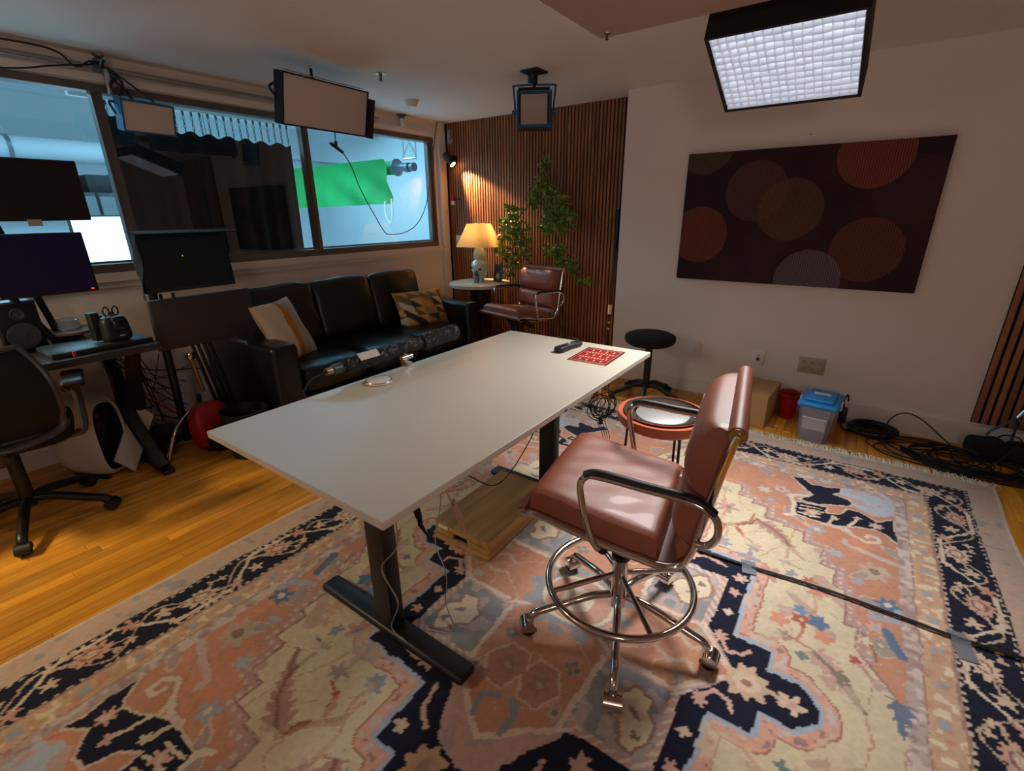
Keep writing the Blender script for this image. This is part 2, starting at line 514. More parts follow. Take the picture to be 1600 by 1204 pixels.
# green backdrop hanging from its roller
g = thing('green_backdrop', 'green screen backdrop hanging from a roller in the studio', 'backdrop', (-6.8, 4.62, 2.0))
M_GREEN = mat('chroma_green', (0, 128, 58), 0.8, var=0.08, vscale=3)
V = []; Fq = []
NX, NZ = 60, 16
for i in range(NX + 1):
    u = i / NX
    for j in range(NZ + 1):
        t = j / NZ
        x = -9.2 + 4.0 * u
        fold = 0.075 * math.sin(26 * (u - 0.25 * t)) * t * max(0, (u - 0.55)) * 2.2 + 0.015 * math.sin(60 * u + 3 * t) * t
        zb = 1.44 + 0.05 * u
        V.append((x - 0.07 * t * max(0, (u - 0.8)) * 5, 4.60 - 0.10 * (1 - t) ** 4 + fold, 2.02 - (2.02 - zb) * t))
for i in range(NX):
    for j in range(NZ):
        a = i * (NZ + 1) + j
        Fq.append((a, a + 1, a + NZ + 2, a + NZ + 1))
obj('green_cloth', MB().add(V, Fq, True), M_GREEN, g, world=True)
obj('roller', MB().cyl((-9.3, 4.68, 1.93), (-5.18, 4.68, 1.93), 0.085, n=20), M_GREEN, g, world=True)
M_GUN = mat('grey_metal', (84, 92, 98), 0.4, metal=0.4)
obj('roller_end', MB().lathe([(0.0, 0), (0.10, 0.0), (0.105, 0.03), (0.05, 0.09), (0.045, 0.17), (0.0, 0.17)], 20, M=Matrix.Translation((-5.18, 4.68, 1.93)) @ Matrix.Rotation(PI / 2, 4, 'Y')), M_GUN, g, world=True)
mtr = MB(); mtr.lathe([(0, 0), (0.055, 0.0), (0.06, 0.02), (0.055, 0.07), (0, 0.075)], 18, M=Matrix.Translation((-5.0, 4.68, 1.92)) @ Matrix.Rotation(PI / 2, 4, 'Y'))
mtr.lathe([(0, 0), (0.05, 0.0), (0.052, 0.06), (0, 0.065)], 18, M=Matrix.Translation((-4.90, 4.68, 1.92)) @ Matrix.Rotation(PI / 2, 4, 'Y'))
obj('roller_motor', mtr, M_GUN, g, world=True)
obj('strap', MB().tube(catmull([(-5.30, 4.55, 1.52), (-5.27, 4.52, 1.36), (-5.20, 4.52, 1.25), (-5.14, 4.52, 1.36), (-5.17, 4.55, 1.55)], 6), 0.012, 6), M_LABEL, g, world=True)
# lattice truss that carries the roller
tt = thing('truss', 'short lattice truss holding the roller motor in the studio', 'truss', (-4.92, 4.68, 2.02))
m = MB()
for x in (-5.02, -4.80):
    m.cyl((x, 4.68, 2.0), (x, 4.68, 3.0), 0.011, n=8)
m.cyl((-5.02, 4.68, 2.02), (-4.80, 4.68, 2.02), 0.011, n=8)
for k in range(3):
    z = 2.06 + k * 0.3
    m.cyl((-5.02, 4.68, z), (-4.80, 4.68, z + 0.3), 0.008, n=6); m.cyl((-4.80, 4.68, z), (-5.02, 4.68, z + 0.3), 0.008, n=6)
obj('lattice', m, M_STEEL, tt, world=True)

# black drape right behind the middle pane, on chain hooks
dr = thing('black_drape', 'black drape on chain hooks behind the middle pane', 'curtain', (-3.93, 1.9, 1.05))
V = []; Fq = []
NX, NZ = 90, 10
for i in range(NX + 1):
    u = i / NX
    for j in range(NZ + 1):
        t = j / NZ
        y = 1.245 + (2.44 - 1.245) * u + 0.05 * (1 - t) * (u - 0.5)
        x = -3.95 + 0.022 * math.sin(u * 62 + 0.5 * math.sin(3 * u)) * (0.5 + 0.5 * t) + 0.012 * math.sin(u * 21)
        ztop = 1.905 + 0.012 * math.cos(u * 62) - 0.02 * u + (0.05 if u < 0.12 else 0)
        V.append((x, y, ztop + (0.40 - ztop) * t))
for i in range(NX):
    for j in range(NZ):
        a = i * (NZ + 1) + j
        Fq.append((a, a + NZ + 1, a + NZ + 2, a + 1))
M_DRAPE = mat('black_drape_cloth', (15, 15, 17), 0.95)
obj('drape_cloth', MB().add(V, Fq, True), M_DRAPE, dr, world=True)
tk = MB().b2(-3.97, -3.93, 1.1, 2.6, 2.03, 2.05)
for yy in (1.15, 2.55): tk.b2(-3.955, -3.945, yy - 0.005, yy + 0.005, 2.05, 3.0)
obj('track', tk, mat('drape_track', (170, 180, 182), 0.5, metal=0.4), dr, world=True)
M_CHAIN = mat('chain', (60, 70, 72), 0.4, metal=0.8)
ch = MB()
for k in range(4):
    z = -0.012 - k * 0.026
    n_ = 8
    pts = [(0.006 * math.sin(2 * PI * q / n_) * (k % 2), 0.006 * math.sin(2 * PI * q / n_) * (1 - k % 2), z + 0.015 * math.cos(2 * PI * q / n_)) for q in range(n_)]
    ch.tube(pts, 0.0022, 5, closed=True)
ch.box((0, 0, 0.03), (0.012, 0.012, 0.05))
chm = mesh_from('chain_hook', ch, M_CHAIN)
for k in range(24):
    inst('chain_hook', chm, dr, (-0.02, 1.22 + k * 0.0535 - 1.9, 2.0 - 1.05))

# gear seen through the left pane
dk = thing('ceiling_duct', 'pale round air duct under the studio ceiling', 'duct', (-8.2, 1.9, 2.45))
m = MB(); m.cyl((-8.2, SY0 + 0.1, 2.12), (-8.2, 6.0, 2.12), 0.13, n=20)
obj('duct_pipe', m, M_SGREY, dk, world=True)
for yy in (0.2, 1.6, 2.6, 3.8):
    obj('duct_band', MB().cyl((-8.2, yy - 0.02, 2.12), (-8.2, yy + 0.02, 2.12), 0.14, n=20), M_GUN, dk, world=True)
    obj('hanger', MB().cyl((-8.2, yy, 2.12), (-8.2, yy, 3.0), 0.008, n=6), M_SGREY, dk, world=True)
fx = thing('strip_fixture', 'white strip fixture below the studio ceiling', 'light fixture', (-6.9, 1.25, 2.74))
obj('fixture_body', MB().rbox((-6.9, 1.15, 2.70), (0.22, 1.0, 0.09), 0.015), M_SWALL, fx, world=True)
obj('fixture_end', MB().rbox((-6.9, 0.62, 2.68), (0.16, 0.05, 0.10), 0.01), M_SGREY, fx, world=True)
obj('fixture_stem', MB().cyl((-6.9, 1.15, 2.7), (-6.9, 1.15, 3.0), 0.012, n=8), M_SGREY, fx, world=True)
# bright light panel on a stand
M_PANELGLOW = mat('panel_glow', (255, 255, 255), 0.5, emis=(205, 240, 255), estr=2.6)
lp = thing('studio_light_panel', 'glowing white light panel on a stand in the studio', 'light', (-6.5, 1.83, 0))
obj('panel_frame', MB().rbox((-6.52, 1.84, 1.05), (0.05, 0.62, 0.66), 0.012), M_BLACK, lp, world=True)
obj('panel_face', MB().box((-6.49, 1.84, 1.05), (0.006, 0.58, 0.62)), M_PANELGLOW, lp, world=True)
obj('stand_pole', MB().cyl((-6.56, 1.84, 0.0), (-6.56, 1.84, 1.6), 0.016, n=10), M_BLACKM, lp, world=True)
for k in range(3):
    a = k * 2 * PI / 3
    obj('stand_leg', MB().cyl((-6.56, 1.84, 0.45), (-6.56 + 0.4 * math.cos(a), 1.84 + 0.4 * math.sin(a), 0.012), 0.011, n=8), M_BLACKM, lp, world=True)
# umbrella lamps and cluttered shelf further back
for k, (yy, zz) in enumerate(((2.55, 1.62), (1.9, 1.62))):
    t = thing('work_lamp', ('dark conical work lamp in the studio, nearer the window bar', 'dark conical work lamp in the studio, nearer the screens')[k], 'lamp', (-8.0, yy, 0))
    obj('lamp_hood', MB().lathe([(0.02, 0.12), (0.05, 0.10), (0.17, 0.0), (0.16, 0.0), (0.03, 0.09)], 18, (-8.0, yy, zz)), M_GUN, t, world=True)
    obj('lamp_pole', MB().cyl((-8.0, yy, 0), (-8.0, yy, zz + 0.11), 0.014, n=8), M_GUN, t, world=True)
sh = thing('studio_rack', 'grey speckled rack of gear at the back of the studio', 'rack', (-9.2, 2.4, 0))
M_SPECK = mat('rack_clutter', (70, 80, 84), 0.7, var=0.9, vscale=18)
for z in (0.0, 0.55, 1.1, 1.65):
    obj('rack_shelf', MB().b2(-9.5, -8.9, 1.0, 3.6, z, z + 0.03), M_GUN, sh, world=True)
for y_, x_ in ((1.0, -9.5), (3.6, -9.5), (1.0, -8.9), (3.6, -8.9)):
    obj('rack_post', MB().b2(x_ - 0.015, x_ + 0.015, y_ - 0.015, y_ + 0.015, 0, 1.95), M_GUN, sh, world=True)
for k in range(7):
    y_ = 1.15 + k * 0.36
    hh = random.uniform(0.22, 0.4)
    o = obj('gear_crate', MB().rbox((-9.2, y_, 1.68 + hh / 2), (0.4, 0.28, hh), 0.015), M_SPECK)
    tag(o, ('leftmost', 'second', 'third', 'fourth', 'fifth', 'sixth', 'rightmost')[k] + ' speckled grey crate from the left on the studio rack', 'crate', 'gear crates on the studio rack')
# ================================================================== rug
RX, RY = 1.40, 1.895
RCX, RCY, RTH = -0.62, 1.275, 0.009
DX = 0.0056
nx, ny = int(2 * RX / DX) + 1, int(2 * RY / DX) + 1
gx, gy = np.meshgrid(np.linspace(-RX, RX, nx), np.linspace(-RY, RY, ny), indexing='xy')

def vnoise(x, y, s, seed):
    r = np.random.default_rng(seed)
    T = r.random((64, 64))
    u, v = x / s + 1000, y / s + 1000
    i, j = np.floor(u).astype(int), np.floor(v).astype(int)
    fx, fy = u - i, v - j
    fx, fy = fx * fx * (3 - 2 * fx), fy * fy * (3 - 2 * fy)
    a, b = T[i % 64, j % 64], T[(i + 1) % 64, j % 64]
    c, d = T[i % 64, (j + 1) % 64], T[(i + 1) % 64, (j + 1) % 64]
    return (a * (1 - fx) + b * fx) * (1 - fy) + (c * (1 - fx) + d * fx) * fy

X = gx + (vnoise(gx, gy, 0.012, 1) - 0.5) * 0.006 + (vnoise(gx, gy, 0.05, 2) - 0.5) * 0.010
Y = gy + (vnoise(gx, gy, 0.012, 3) - 0.5) * 0.006 + (vnoise(gx, gy, 0.05, 4) - 0.5) * 0.010
AX, AY = np.abs(X), np.abs(Y)
E_ = np.minimum(RX - np.abs(gx), RY - np.abs(gy))
EW = np.minimum(RX - AX, RY - AY)
C = np.zeros((ny, nx, 3))
CREAM, CORAL, NAVY = lin(218, 200, 164), lin(204, 140, 106), lin(20, 24, 50)
LBLUE, MAUVE, BROWN = lin(150, 166, 182), lin(188, 154, 138), lin(152, 104, 80)
REDB, MARG, TAN = lin(186, 96, 70), lin(202, 174, 154), lin(208, 168, 132)
LILAC, GREYB, PINK, BLUE = lin(186, 166, 156), lin(150, 152, 154), lin(216, 168, 150), lin(92, 122, 158)
OLIVE, TEAL = lin(140, 128, 100), lin(116, 138, 130)

def put(mask, col, k=1.0):
    C[mask] = C[mask] * (1 - k) + np.array(col) * k
def inpoly(px, py, poly):
    m = np.zeros(px.shape, bool)
    n = len(poly)
    for i in range(n):
        x0, y0 = poly[i]; x1, y1 = poly[(i + 1) % n]
        if y0 == y1: continue
        c = ((py < y0) != (py < y1)) & (px < (x1 - x0) * (py - y0) / (y1 - y0) + x0)
        m ^= c
    return m
def dpoly(px, py, pts, closed=False):
    d = np.full(px.shape, 9.0)
    n = len(pts)
    for i in range(n if closed else n - 1):
        x0, y0 = pts[i]; x1, y1 = pts[(i + 1) % n]
        vx, vy = x1 - x0, y1 - y0
        L = vx * vx + vy * vy
        t = np.clip(((px - x0) * vx + (py - y0) * vy) / max(L, 1e-9), 0, 1)
        d = np.minimum(d, np.hypot(px - x0 - t * vx, py - y0 - t * vy))
    return d
def sub(x0, x1, y0, y1):
    return (AX > x0) & (AX < x1) & (AY > y0) & (AY < y1)
def flower(cx, cy, r, n, col, c2=None, amp=0.3, ph=0.0):
    m = sub(cx - 1.6 * r, cx + 1.6 * r, cy - 1.6 * r, cy + 1.6 * r)
    dx, dy = AX[m] - cx, AY[m] - cy
    rr = np.hypot(dx, dy); th = np.arctan2(dy, dx)
    k = rr < r * (1 + amp * np.cos(n * th + ph))
    idx = np.where(m)
    C[idx[0][k], idx[1][k]] = col
    if c2 is not None:
        k = rr < r * 0.4
        C[idx[0][k], idx[1][k]] = c2
def stroke(pts, wd, col):
    xs = [p[0] for p in pts]; ys = [p[1] for p in pts]
    m = sub(min(xs) - 0.05, max(xs) + 0.05, min(ys) - 0.05, max(ys) + 0.05)
    k = dpoly(AX[m], AY[m], pts) < wd
    idx = np.where(m); C[idx[0][k], idx[1][k]] = col
def plume(pts, wd, col, vein=None):
    xs = [p[0] for p in pts]; ys = [p[1] for p in pts]
    m = sub(min(xs) - 0.08, max(xs) + 0.08, min(ys) - 0.08, max(ys) + 0.08)
    px, py = AX[m], AY[m]
    d = dpoly(px, py, pts)
    x0, y0 = pts[0]; x1, y1 = pts[-1]
    L = math.hypot(x1 - x0, y1 - y0)
    s = ((px - x0) * (x1 - x0) + (py - y0) * (y1 - y0)) / L / L
    saw = np.mod(s * L / 0.035, 1.0)
    w_ = wd * np.clip(1.15 - s, 0.1, 1) * (0.55 + 0.75 * saw) * ((s > -0.05) & (s < 1.05))
    k = d < w_
    idx = np.where(m); C[idx[0][k], idx[1][k]] = col
    if vein is not None:
        k = d < 0.006
        C[idx[0][k], idx[1][k]] = vein

n1 = vnoise(gx, gy, 0.035, 21); n2 = vnoise(gx, gy, 0.02, 22); n3 = vnoise(gx, gy, 0.12, 23)
# plain outer margin with faded motifs
C[:] = MARG
put((n1 > 0.66), lin(206, 170, 150)); put((n1 < 0.26) & (n3 > 0.45), lin(168, 160, 162)); put(E_ < 0.018, lin(214, 196, 176))
# navy main border
vert = (RX - AX) < (RY - AY)
S = np.where(vert, Y, X); Tt = (EW - 0.215) / 0.088
nav = np.abs(Tt) < 1
put(nav, NAVY)
PER = 0.64
q_ = np.mod(S / PER, 1.0)
# main stem: long shallow arcs that swing from one edge to the other, with short forks
tri = np.abs(np.mod(q_ + 0.25, 1.0) * 2 - 1) * 2 - 1
arc = np.clip(1.55 * np.sin(tri * PI / 2), -1, 1) * 0.72
put(nav & (np.abs(Tt - arc) < 0.095), lin(222, 204, 176))
put(nav & (np.abs(Tt + 0.66 * np.sin(2 * PI * q_ * 2 + 0.9)) < 0.055) & (np.abs(Tt) < 0.8), lin(196, 168, 140))
for e0 in (-0.90, 0.90):
    put(nav & (np.abs(Tt - e0) < 0.05) & (np.mod(S / 0.030 + 0.2 * e0, 1) < 0.45), lin(206, 186, 160))
sw_ = lambda px_, py_, n_, a_: (1 + a_ * np.cos(n_ * np.arctan2(py_, px_)))
for k0, (t0, colr) in enumerate(((-0.18, lin(212, 160, 140)), (0.18, lin(220, 192, 166)))):
    s0 = np.mod(S / PER - 0.25 - 0.5 * k0 + 0.5, 1.0) - 0.5
    dx, dy = s0 * PER, (Tt - t0) * 0.088
    rr = np.hypot(dx * 0.85, dy * 1.15)
    put(nav & (rr < 0.044 * sw_(dx, dy, 10, 0.20)), colr)
    put(nav & (np.abs(rr - 0.022) < 0.004), lin(150, 96, 90)); put(nav & (rr < 0.012), lin(228, 206, 178))
    for dd, d2, r0, cc, nn_ in ((-0.115, 0.030, 0.022, lin(216, 190, 160), 5), (0.110, -0.032, 0.022, lin(206, 150, 128), 5), (-0.100, -0.040, 0.014, lin(222, 200, 170), 4), (0.095, 0.042, 0.014, lin(214, 186, 156), 4), (0.055, 0.050, 0.012, lin(206, 176, 150), 3), (-0.052, -0.052, 0.012, lin(206, 176, 150), 3)):
        sg_ = 1 if k0 == 0 else -1
        ex, ey = dx - dd, dy - sg_ * d2
        put(nav & (np.hypot(ex, ey) < r0 * sw_(ex, ey, nn_, 0.38)), cc)
    put(nav & (np.abs(dy - 0.25 * dx) < 0.0042) & (np.abs(dx) < 0.11), lin(200, 172, 144))
# tan guard and lilac guard
tan = (EW > 0.303) & (EW < 0.388); put(tan, TAN)
put(tan & (np.mod(S / 0.15, 1) < 0.22) & (np.abs(EW - 0.345) < 0.016), lin(160, 168, 182))
put(tan & (n2 > 0.68) & (np.mod(S / 0.15, 1) > 0.3), lin(230, 208, 172)); put(tan & (n2 < 0.22), lin(206, 150, 118))
put((np.abs(EW - 0.303) < 0.005) | (np.abs(EW - 0.388) < 0.004), lin(170, 130, 118))
lil = (EW > 0.388) & (EW < 0.432); put(lil, LILAC)
put(lil & (n2 > 0.62), lin(214, 190, 182)); put(lil & (n2 < 0.28), lin(176, 140, 138))
fld = EW >= 0.432
put(fld, CORAL)
put(fld & (n3 > 0.68), lin(218, 142, 108))
# stepped cream field
FQ = [(0.0, 0.0), (0.985, 0.0), (0.985, 0.14), (0.842, 0.337), (0.842, 0.435), (0.802, 0.435), (0.802, 0.62), (0.765, 0.62), (0.765, 0.733), (0.712, 0.733), (0.712, 0.85), (0.642, 0.85), (0.642, 0.93), (0.56, 0.93), (0.56, 0.95), (0.472, 0.95), (0.472, 1.05), (0.40, 1.05), (0.40, 1.09), (0.333, 1.09), (0.333, 1.195), (0.18, 1.195), (0.05, 1.45), (0.0, 1.465)]
edge = FQ[2:-1]
dE = dpoly(AX, AY, edge)
inF = inpoly(AX, AY, FQ) & fld
box_ = fld & (~inF) & (dE < 0.036) & (AY > 0.30) & (AX > 0.30)
put(box_, lin(190, 150, 140))
put(box_ & (np.mod(AX / 0.032, 1) > 0.3) & (np.mod(AX / 0.032, 1) < 0.75) & (np.mod(AY / 0.032, 1) > 0.3) & (np.mod(AY / 0.032, 1) < 0.75), lin(214, 186, 172))
put(inF, CREAM)
put(fld & (dE < 0.004), lin(160, 120, 112))
# corner figures, as drawn in the far right corner of the photograph
N1 = [(0.535, 1.437), (0.584, 1.453), (0.627, 1.398), (0.747, 1.439), (0.746, 1.398), (0.714, 1.362), (0.781, 1.343), (0.799, 1.318), (0.795, 1.29), (0.712, 1.245), (0.653, 1.217), (0.591, 1.218), (0.639, 1.297), (0.593, 1.361)]
N2 = [(0.582, 1.065), (0.579, 1.19), (0.66, 1.197), (0.699, 1.211), (0.703, 1.143), (0.766, 1.181), (0.789, 1.249), (0.831, 1.252), (0.878, 1.221), (0.898, 1.198), (0.96, 1.253), (0.957, 1.202), (0.97, 1.142), (0.97, 1.064), (0.931, 1.115), (0.898, 1.132), (0.824, 1.111), (0.74, 1.064), (0.704, 1.064), (0.642, 1.066)]
LB = [(0.755, 1.46), (0.968, 1.462), (0.968, 1.30), (0.923, 1.265), (0.878, 1.246), (0.826, 1.275), (0.798, 1.31), (0.745, 1.40)]
put(fld & inpoly(AX, AY, LB), lin(182, 192, 206))
put(fld & inpoly(AX, AY, LB) & (n1 > 0.7), lin(206, 170, 160))
for pg in (N1, N2):
    put(fld & (dpoly(AX, AY, pg, True) < 0.009), lin(214, 194, 172))
    put(fld & inpoly(AX, AY, pg), NAVY)
stroke([(0.551, 1.037), (0.583, 1.06), (0.567, 1.157), (0.547, 1.234), (0.572, 1.251), (0.613, 1.266)], 0.011, lin(224, 206, 182))
stroke([(0.787, 1.068), (0.815, 1.025), (0.863, 0.999), (0.905, 1.029), (0.901, 1.065), (0.871, 1.064), (0.863, 1.038)], 0.008, lin(222, 202, 178))
stroke([(0.70, 1.055), (0.76, 1.055), (0.80, 1.04)], 0.012, lin(214, 194, 176))
stroke([(0.786, 0.97), (0.792, 0.945), (0.864, 0.925), (0.964, 0.897)], 0.013, lin(206, 178, 166))
stroke([(0.60, 1.09), (0.68, 1.095)], 0.006, CREAM); stroke([(0.60, 1.13), (0.69, 1.15)], 0.006, CREAM); stroke([(0.60, 1.16), (0.68, 1.18)], 0.005, CREAM)
flower(0.65, 1.125, 0.026, 5, PINK, CREAM); flower(0.74, 1.13, 0.014, 5, CREAM); flower(0.90, 1.165, 0.024, 7, PINK, CREAM)
stroke([(0.72, 1.07), (0.735, 1.14)], 0.007, lin(206, 186, 160)); stroke([(0.80, 1.10), (0.825, 1.18)], 0.006, CREAM); flower(0.825, 1.19, 0.014, 4, PINK)
flower(0.47, 1.13, 0.022, 6, lin(160, 166, 178), PINK); flower(0.43, 1.22, 0.025, 6, lin(214, 196, 180), CREAM); flower(0.50, 1.27, 0.030, 5, lin(206, 186, 172), CORAL)
flower(0.68, 0.99, 0.03, 5, lin(162, 170, 184), CREAM); flower(0.76, 0.85, 0.026, 6, lin(176, 180, 188)); flower(0.89, 0.80, 0.05, 7, lin(196, 170, 150), lin(150, 120, 104))
flower(0.84, 0.70, 0.02, 5, lin(170, 172, 184)); flower(0.93, 0.62, 0.035, 6, BLUE, lin(222, 206, 176)); stroke([(0.88, 0.52), (0.95, 0.54), (0.965, 0.60)], 0.013, lin(166, 172, 188))
flower(0.895, 0.47, 0.024, 6, PINK, lin(170, 174, 190)); stroke([(0.93, 0.47), (0.945, 0.41), (0.965, 0.37)], 0.016, BLUE); flower(0.91, 0.39, 0.02, 6, lin(160, 150, 130), CREAM)
stroke([(0.86, 0.42), (0.89, 0.36), (0.90, 0.31)], 0.005, OLIVE); flower(0.87, 0.385, 0.016, 4, CREAM)
plume([(0.955, 0.18), (0.955, 0.06)], 0.030, lin(110, 126, 152))
# medallion: coral band with dots, pale blue line, navy, inner panels
MQ = [(0, 0), (0.762, 0), (0.762, 0.022), (0.708, 0.078), (0.616, 0.078), (0.616, 0.16), (0.497, 0.16), (0.497, 0.555), (0.226, 0.56), (0.226, 0.757), (0.142, 0.757), (0.142, 0.80), (0.10, 0.89), (0.03, 0.95), (0, 0.95)]
dM = dpoly(AX, AY, MQ[1:])
inM = inpoly(AX, AY, MQ)
put(~inM & (dM < 0.058) & fld, lin(222, 164, 138))
put(~inM & (dM > 0.052) & (dM < 0.058) & fld, lin(178, 120, 100))
put(~inM & (dM < 0.045) & (dM > 0.02) & (n2 > 0.62) & fld, lin(206, 190, 176)); put(~inM & (dM < 0.045) & (dM > 0.02) & (n2 < 0.2) & fld, lin(170, 130, 130))
put(~inM & (dM < 0.014), lin(164, 182, 204))
put(inM, NAVY)
IQ = [(0, 0), (0.53, 0), (0.53, 0.02), (0.50, 0.067), (0.425, 0.15), (0.43, 0.43), (0.205, 0.44), (0.117, 0.60), (0.09, 0.66), (0, 0.69)]
inI = inpoly(AX, AY, IQ)
put(inI, lin(206, 164, 148)); put(inI & (n1 < 0.3), lin(186, 160, 160))
put(inI & (dpoly(AX, AY, [(0.425, 0.15), (0.43, 0.43), (0.205, 0.44)]) < 0.032) & (np.mod((AX + AY) / 0.035, 1) < 0.4), lin(228, 206, 186))
GP = [(0.20, 0.165), (0.40, 0.155), (0.405, 0.405), (0.21, 0.415), (0.145, 0.36)]
put(inI & inpoly(AX, AY, GP), GREYB); put(inI & inpoly(AX, AY, GP) & (n1 > 0.62), lin(190, 172, 168))
FLW = [(0.255, 0.27), (0.29, 0.24), (0.31, 0.21), (0.36, 0.22), (0.355, 0.26), (0.385, 0.29), (0.385, 0.34), (0.36, 0.39), (0.33, 0.385), (0.30, 0.33), (0.27, 0.32)]
put(dpoly(AX, AY, FLW, True) < 0.010, lin(176, 128, 108)); put(inpoly(AX, AY, FLW), lin(228, 210, 178))
stroke([(0.315, 0.275), (0.345, 0.295)], 0.006, lin(160, 140, 140)); flower(0.33, 0.285, 0.010, 4, lin(150, 128, 130)); flower(0.352, 0.345, 0.012, 3, lin(150, 132, 112))
CR = [(0.0, 0.0), (0.535, 0.0), (0.40, 0.145), (0.22, 0.14), (0.10, 0.10)]
CB = [(0.0, 0.0), (0.0, 0.60), (0.172, 0.46), (0.185, 0.17), (0.08, 0.06)]
for pg in (CR, CB):
    put(inI & inpoly(AX, AY, pg), CORAL)
    put(inI & (dpoly(AX, AY, pg[1:-1]) < 0.009), lin(226, 200, 178))
stroke([(0.20, 0.15), (0.09, 0.07)], 0.007, lin(224, 198, 176))
put(inI & (np.hypot(AX / 0.19, AY / 0.17) < 1.0 + 0.10 * np.cos(12 * np.arctan2(Y, X))), GREYB)
put(inI & (np.hypot(AX / 0.175, AY / 0.155) < 1) & (n2 > 0.66), lin(214, 150, 122)); put(inI & (np.hypot(AX / 0.12, AY / 0.10) < 1), lin(206, 150, 128)); put(inI & (np.hypot(AX / 0.06, AY / 0.06) < 1), lin(222, 200, 180))
put(inI & (np.abs(np.hypot(AX / 0.13, AY / 0.11) - 1) < 0.06), CREAM)
hexl = [(0.02, 0.30), (0.09, 0.30), (0.13, 0.37), (0.09, 0.44), (0.03, 0.44), (0.0, 0.37)]
put(inI & (dpoly(AX, AY, hexl, True) < 0.007), lin(216, 180, 156)); put(inI & inpoly(AX, AY, hexl), lin(190, 132, 104)); flower(0.06, 0.37, 0.03, 5, lin(170, 130, 96), MAUVE)
flower(0.12, 0.26, 0.022, 4, lin(120, 136, 134), CORAL); flower(0.145, 0.42, 0.022, 5, lin(196, 170, 146), lin(150, 128, 110)); stroke([(0.02, 0.46), (0.06, 0.50), (0.05, 0.55)], 0.010, lin(140, 150, 158))
stroke([(0.30, 0.03), (0.36, 0.06), (0.40, 0.03), (0.44, 0.06)], 0.008, lin(206, 176, 150)); flower(0.40, 0.10, 0.022, 7, lin(188, 176, 160)); flower(0.47, 0.045, 0.018, 6, lin(190, 172, 156))
# flowers that sit on the navy
flower(0.575, 0.0, 0.062, 9, lin(214, 178, 146), lin(186, 132, 108), 0.14); flower(0.575, 0.0, 0.036, 6, lin(222, 196, 166), lin(170, 120, 100), 0.1)
stroke([(0.62, 0.0), (0.67, 0.0)], 0.009, lin(214, 180, 150)); flower(0.695, 0.0, 0.030, 5, lin(226, 196, 168), PINK, 0.4)
stroke([(0.475, 0.12), (0.50, 0.085), (0.545, 0.095), (0.56, 0.125)], 0.007, PINK); flower(0.468, 0.135, 0.020, 7, PINK)
flower(0.462, 0.26, 0.016, 4, lin(220, 196, 170)); flower(0.465, 0.37, 0.018, 5, PINK); flower(0.465, 0.46, 0.024, 6, PINK, CREAM); stroke([(0.40, 0.50), (0.33, 0.52), (0.28, 0.50)], 0.008, lin(206, 166, 140)); flower(0.27, 0.50, 0.028, 6, lin(214, 170, 150))
stroke([(0.13, 0.66), (0.18, 0.62), (0.19, 0.55)], 0.007, lin(206, 166, 140)); flower(0.19, 0.70, 0.022, 5, lin(214, 180, 160)); flower(0.06, 0.74, 0.055, 8, lin(206, 166, 128), lin(176, 150, 120), 0.15); flower(0.05, 0.87, 0.026, 5, lin(222, 194, 166))
# branches, plumes and flowers on the cream
stroke([(0.313, 0.805), (0.34, 0.779), (0.431, 0.864), (0.442, 0.916), (0.476, 0.895)], 0.006, BROWN)
plume([(0.476, 0.895), (0.536, 0.852), (0.60, 0.788), (0.66, 0.72)], 0.040, lin(190, 148, 134), lin(150, 108, 92))
stroke([(0.36, 0.70), (0.345, 0.775)], 0.006, lin(190, 120, 92)); flower(0.353, 0.655, 0.032, 7, lin(150, 158, 178), lin(196, 150, 130), 0.18)
plume([(0.385, 0.80), (0.42, 0.745), (0.48, 0.725)], 0.014, REDB); flower(0.476, 0.692, 0.028, 6, lin(176, 150, 148), None, 0.4); flower(0.305, 0.945, 0.040, 6, lin(188, 150, 144), lin(160, 120, 112), 0.45); flower(0.261, 1.104, 0.026, 5, lin(150, 140, 112), None, 0.5); stroke([(0.27, 1.05), (0.29, 0.98), (0.31, 0.90), (0.31, 0.82)], 0.006, lin(206, 158, 130))
stroke([(0.603, 0.211), (0.673, 0.261), (0.749, 0.238)], 0.006, lin(200, 140, 112)); plume([(0.733, 0.235), (0.779, 0.20), (0.811, 0.15), (0.868, 0.09)], 0.036, lin(206, 164, 150), lin(146, 128, 108)); plume([(0.80, 0.20), (0.868, 0.10)], 0.014, lin(140, 126, 106))
stroke([(0.68, 0.26), (0.69, 0.35), (0.72, 0.46), (0.71, 0.53)], 0.006, lin(196, 132, 100))
for cx_, cy_, r_, cl in ((0.616, 0.328, 0.030, lin(224, 150, 116)), (0.634, 0.381, 0.026, lin(206, 166, 154)), (0.681, 0.362, 0.028, REDB), (0.734, 0.385, 0.032, BLUE), (0.752, 0.324, 0.028, lin(224, 146, 112)), (0.672, 0.411, 0.022, lin(110, 146, 182))):
    flower(cx_, cy_, r_, 5, cl, None, 0.22)
flower(0.681, 0.362, 0.008, 4, CREAM); flower(0.844, 0.275, 0.016, 5, REDB); stroke([(0.85, 0.265), (0.90, 0.215)], 0.006, lin(196, 150, 130)); flower(0.906, 0.211, 0.018, 4, lin(196, 166, 158)); flower(0.717, 0.545, 0.028, 5, lin(214, 140, 116), None, 0.4); flower(0.64, 0.26, 0.018, 5, lin(170, 140, 122), None, 0.4); flower(0.70, 0.20, 0.016, 4, TEAL)
plume([(0.47, 0.90), (0.555, 0.85), (0.60, 0.78), (0.594, 0.70)], 0.030, lin(182, 140, 122), lin(150, 108, 92))
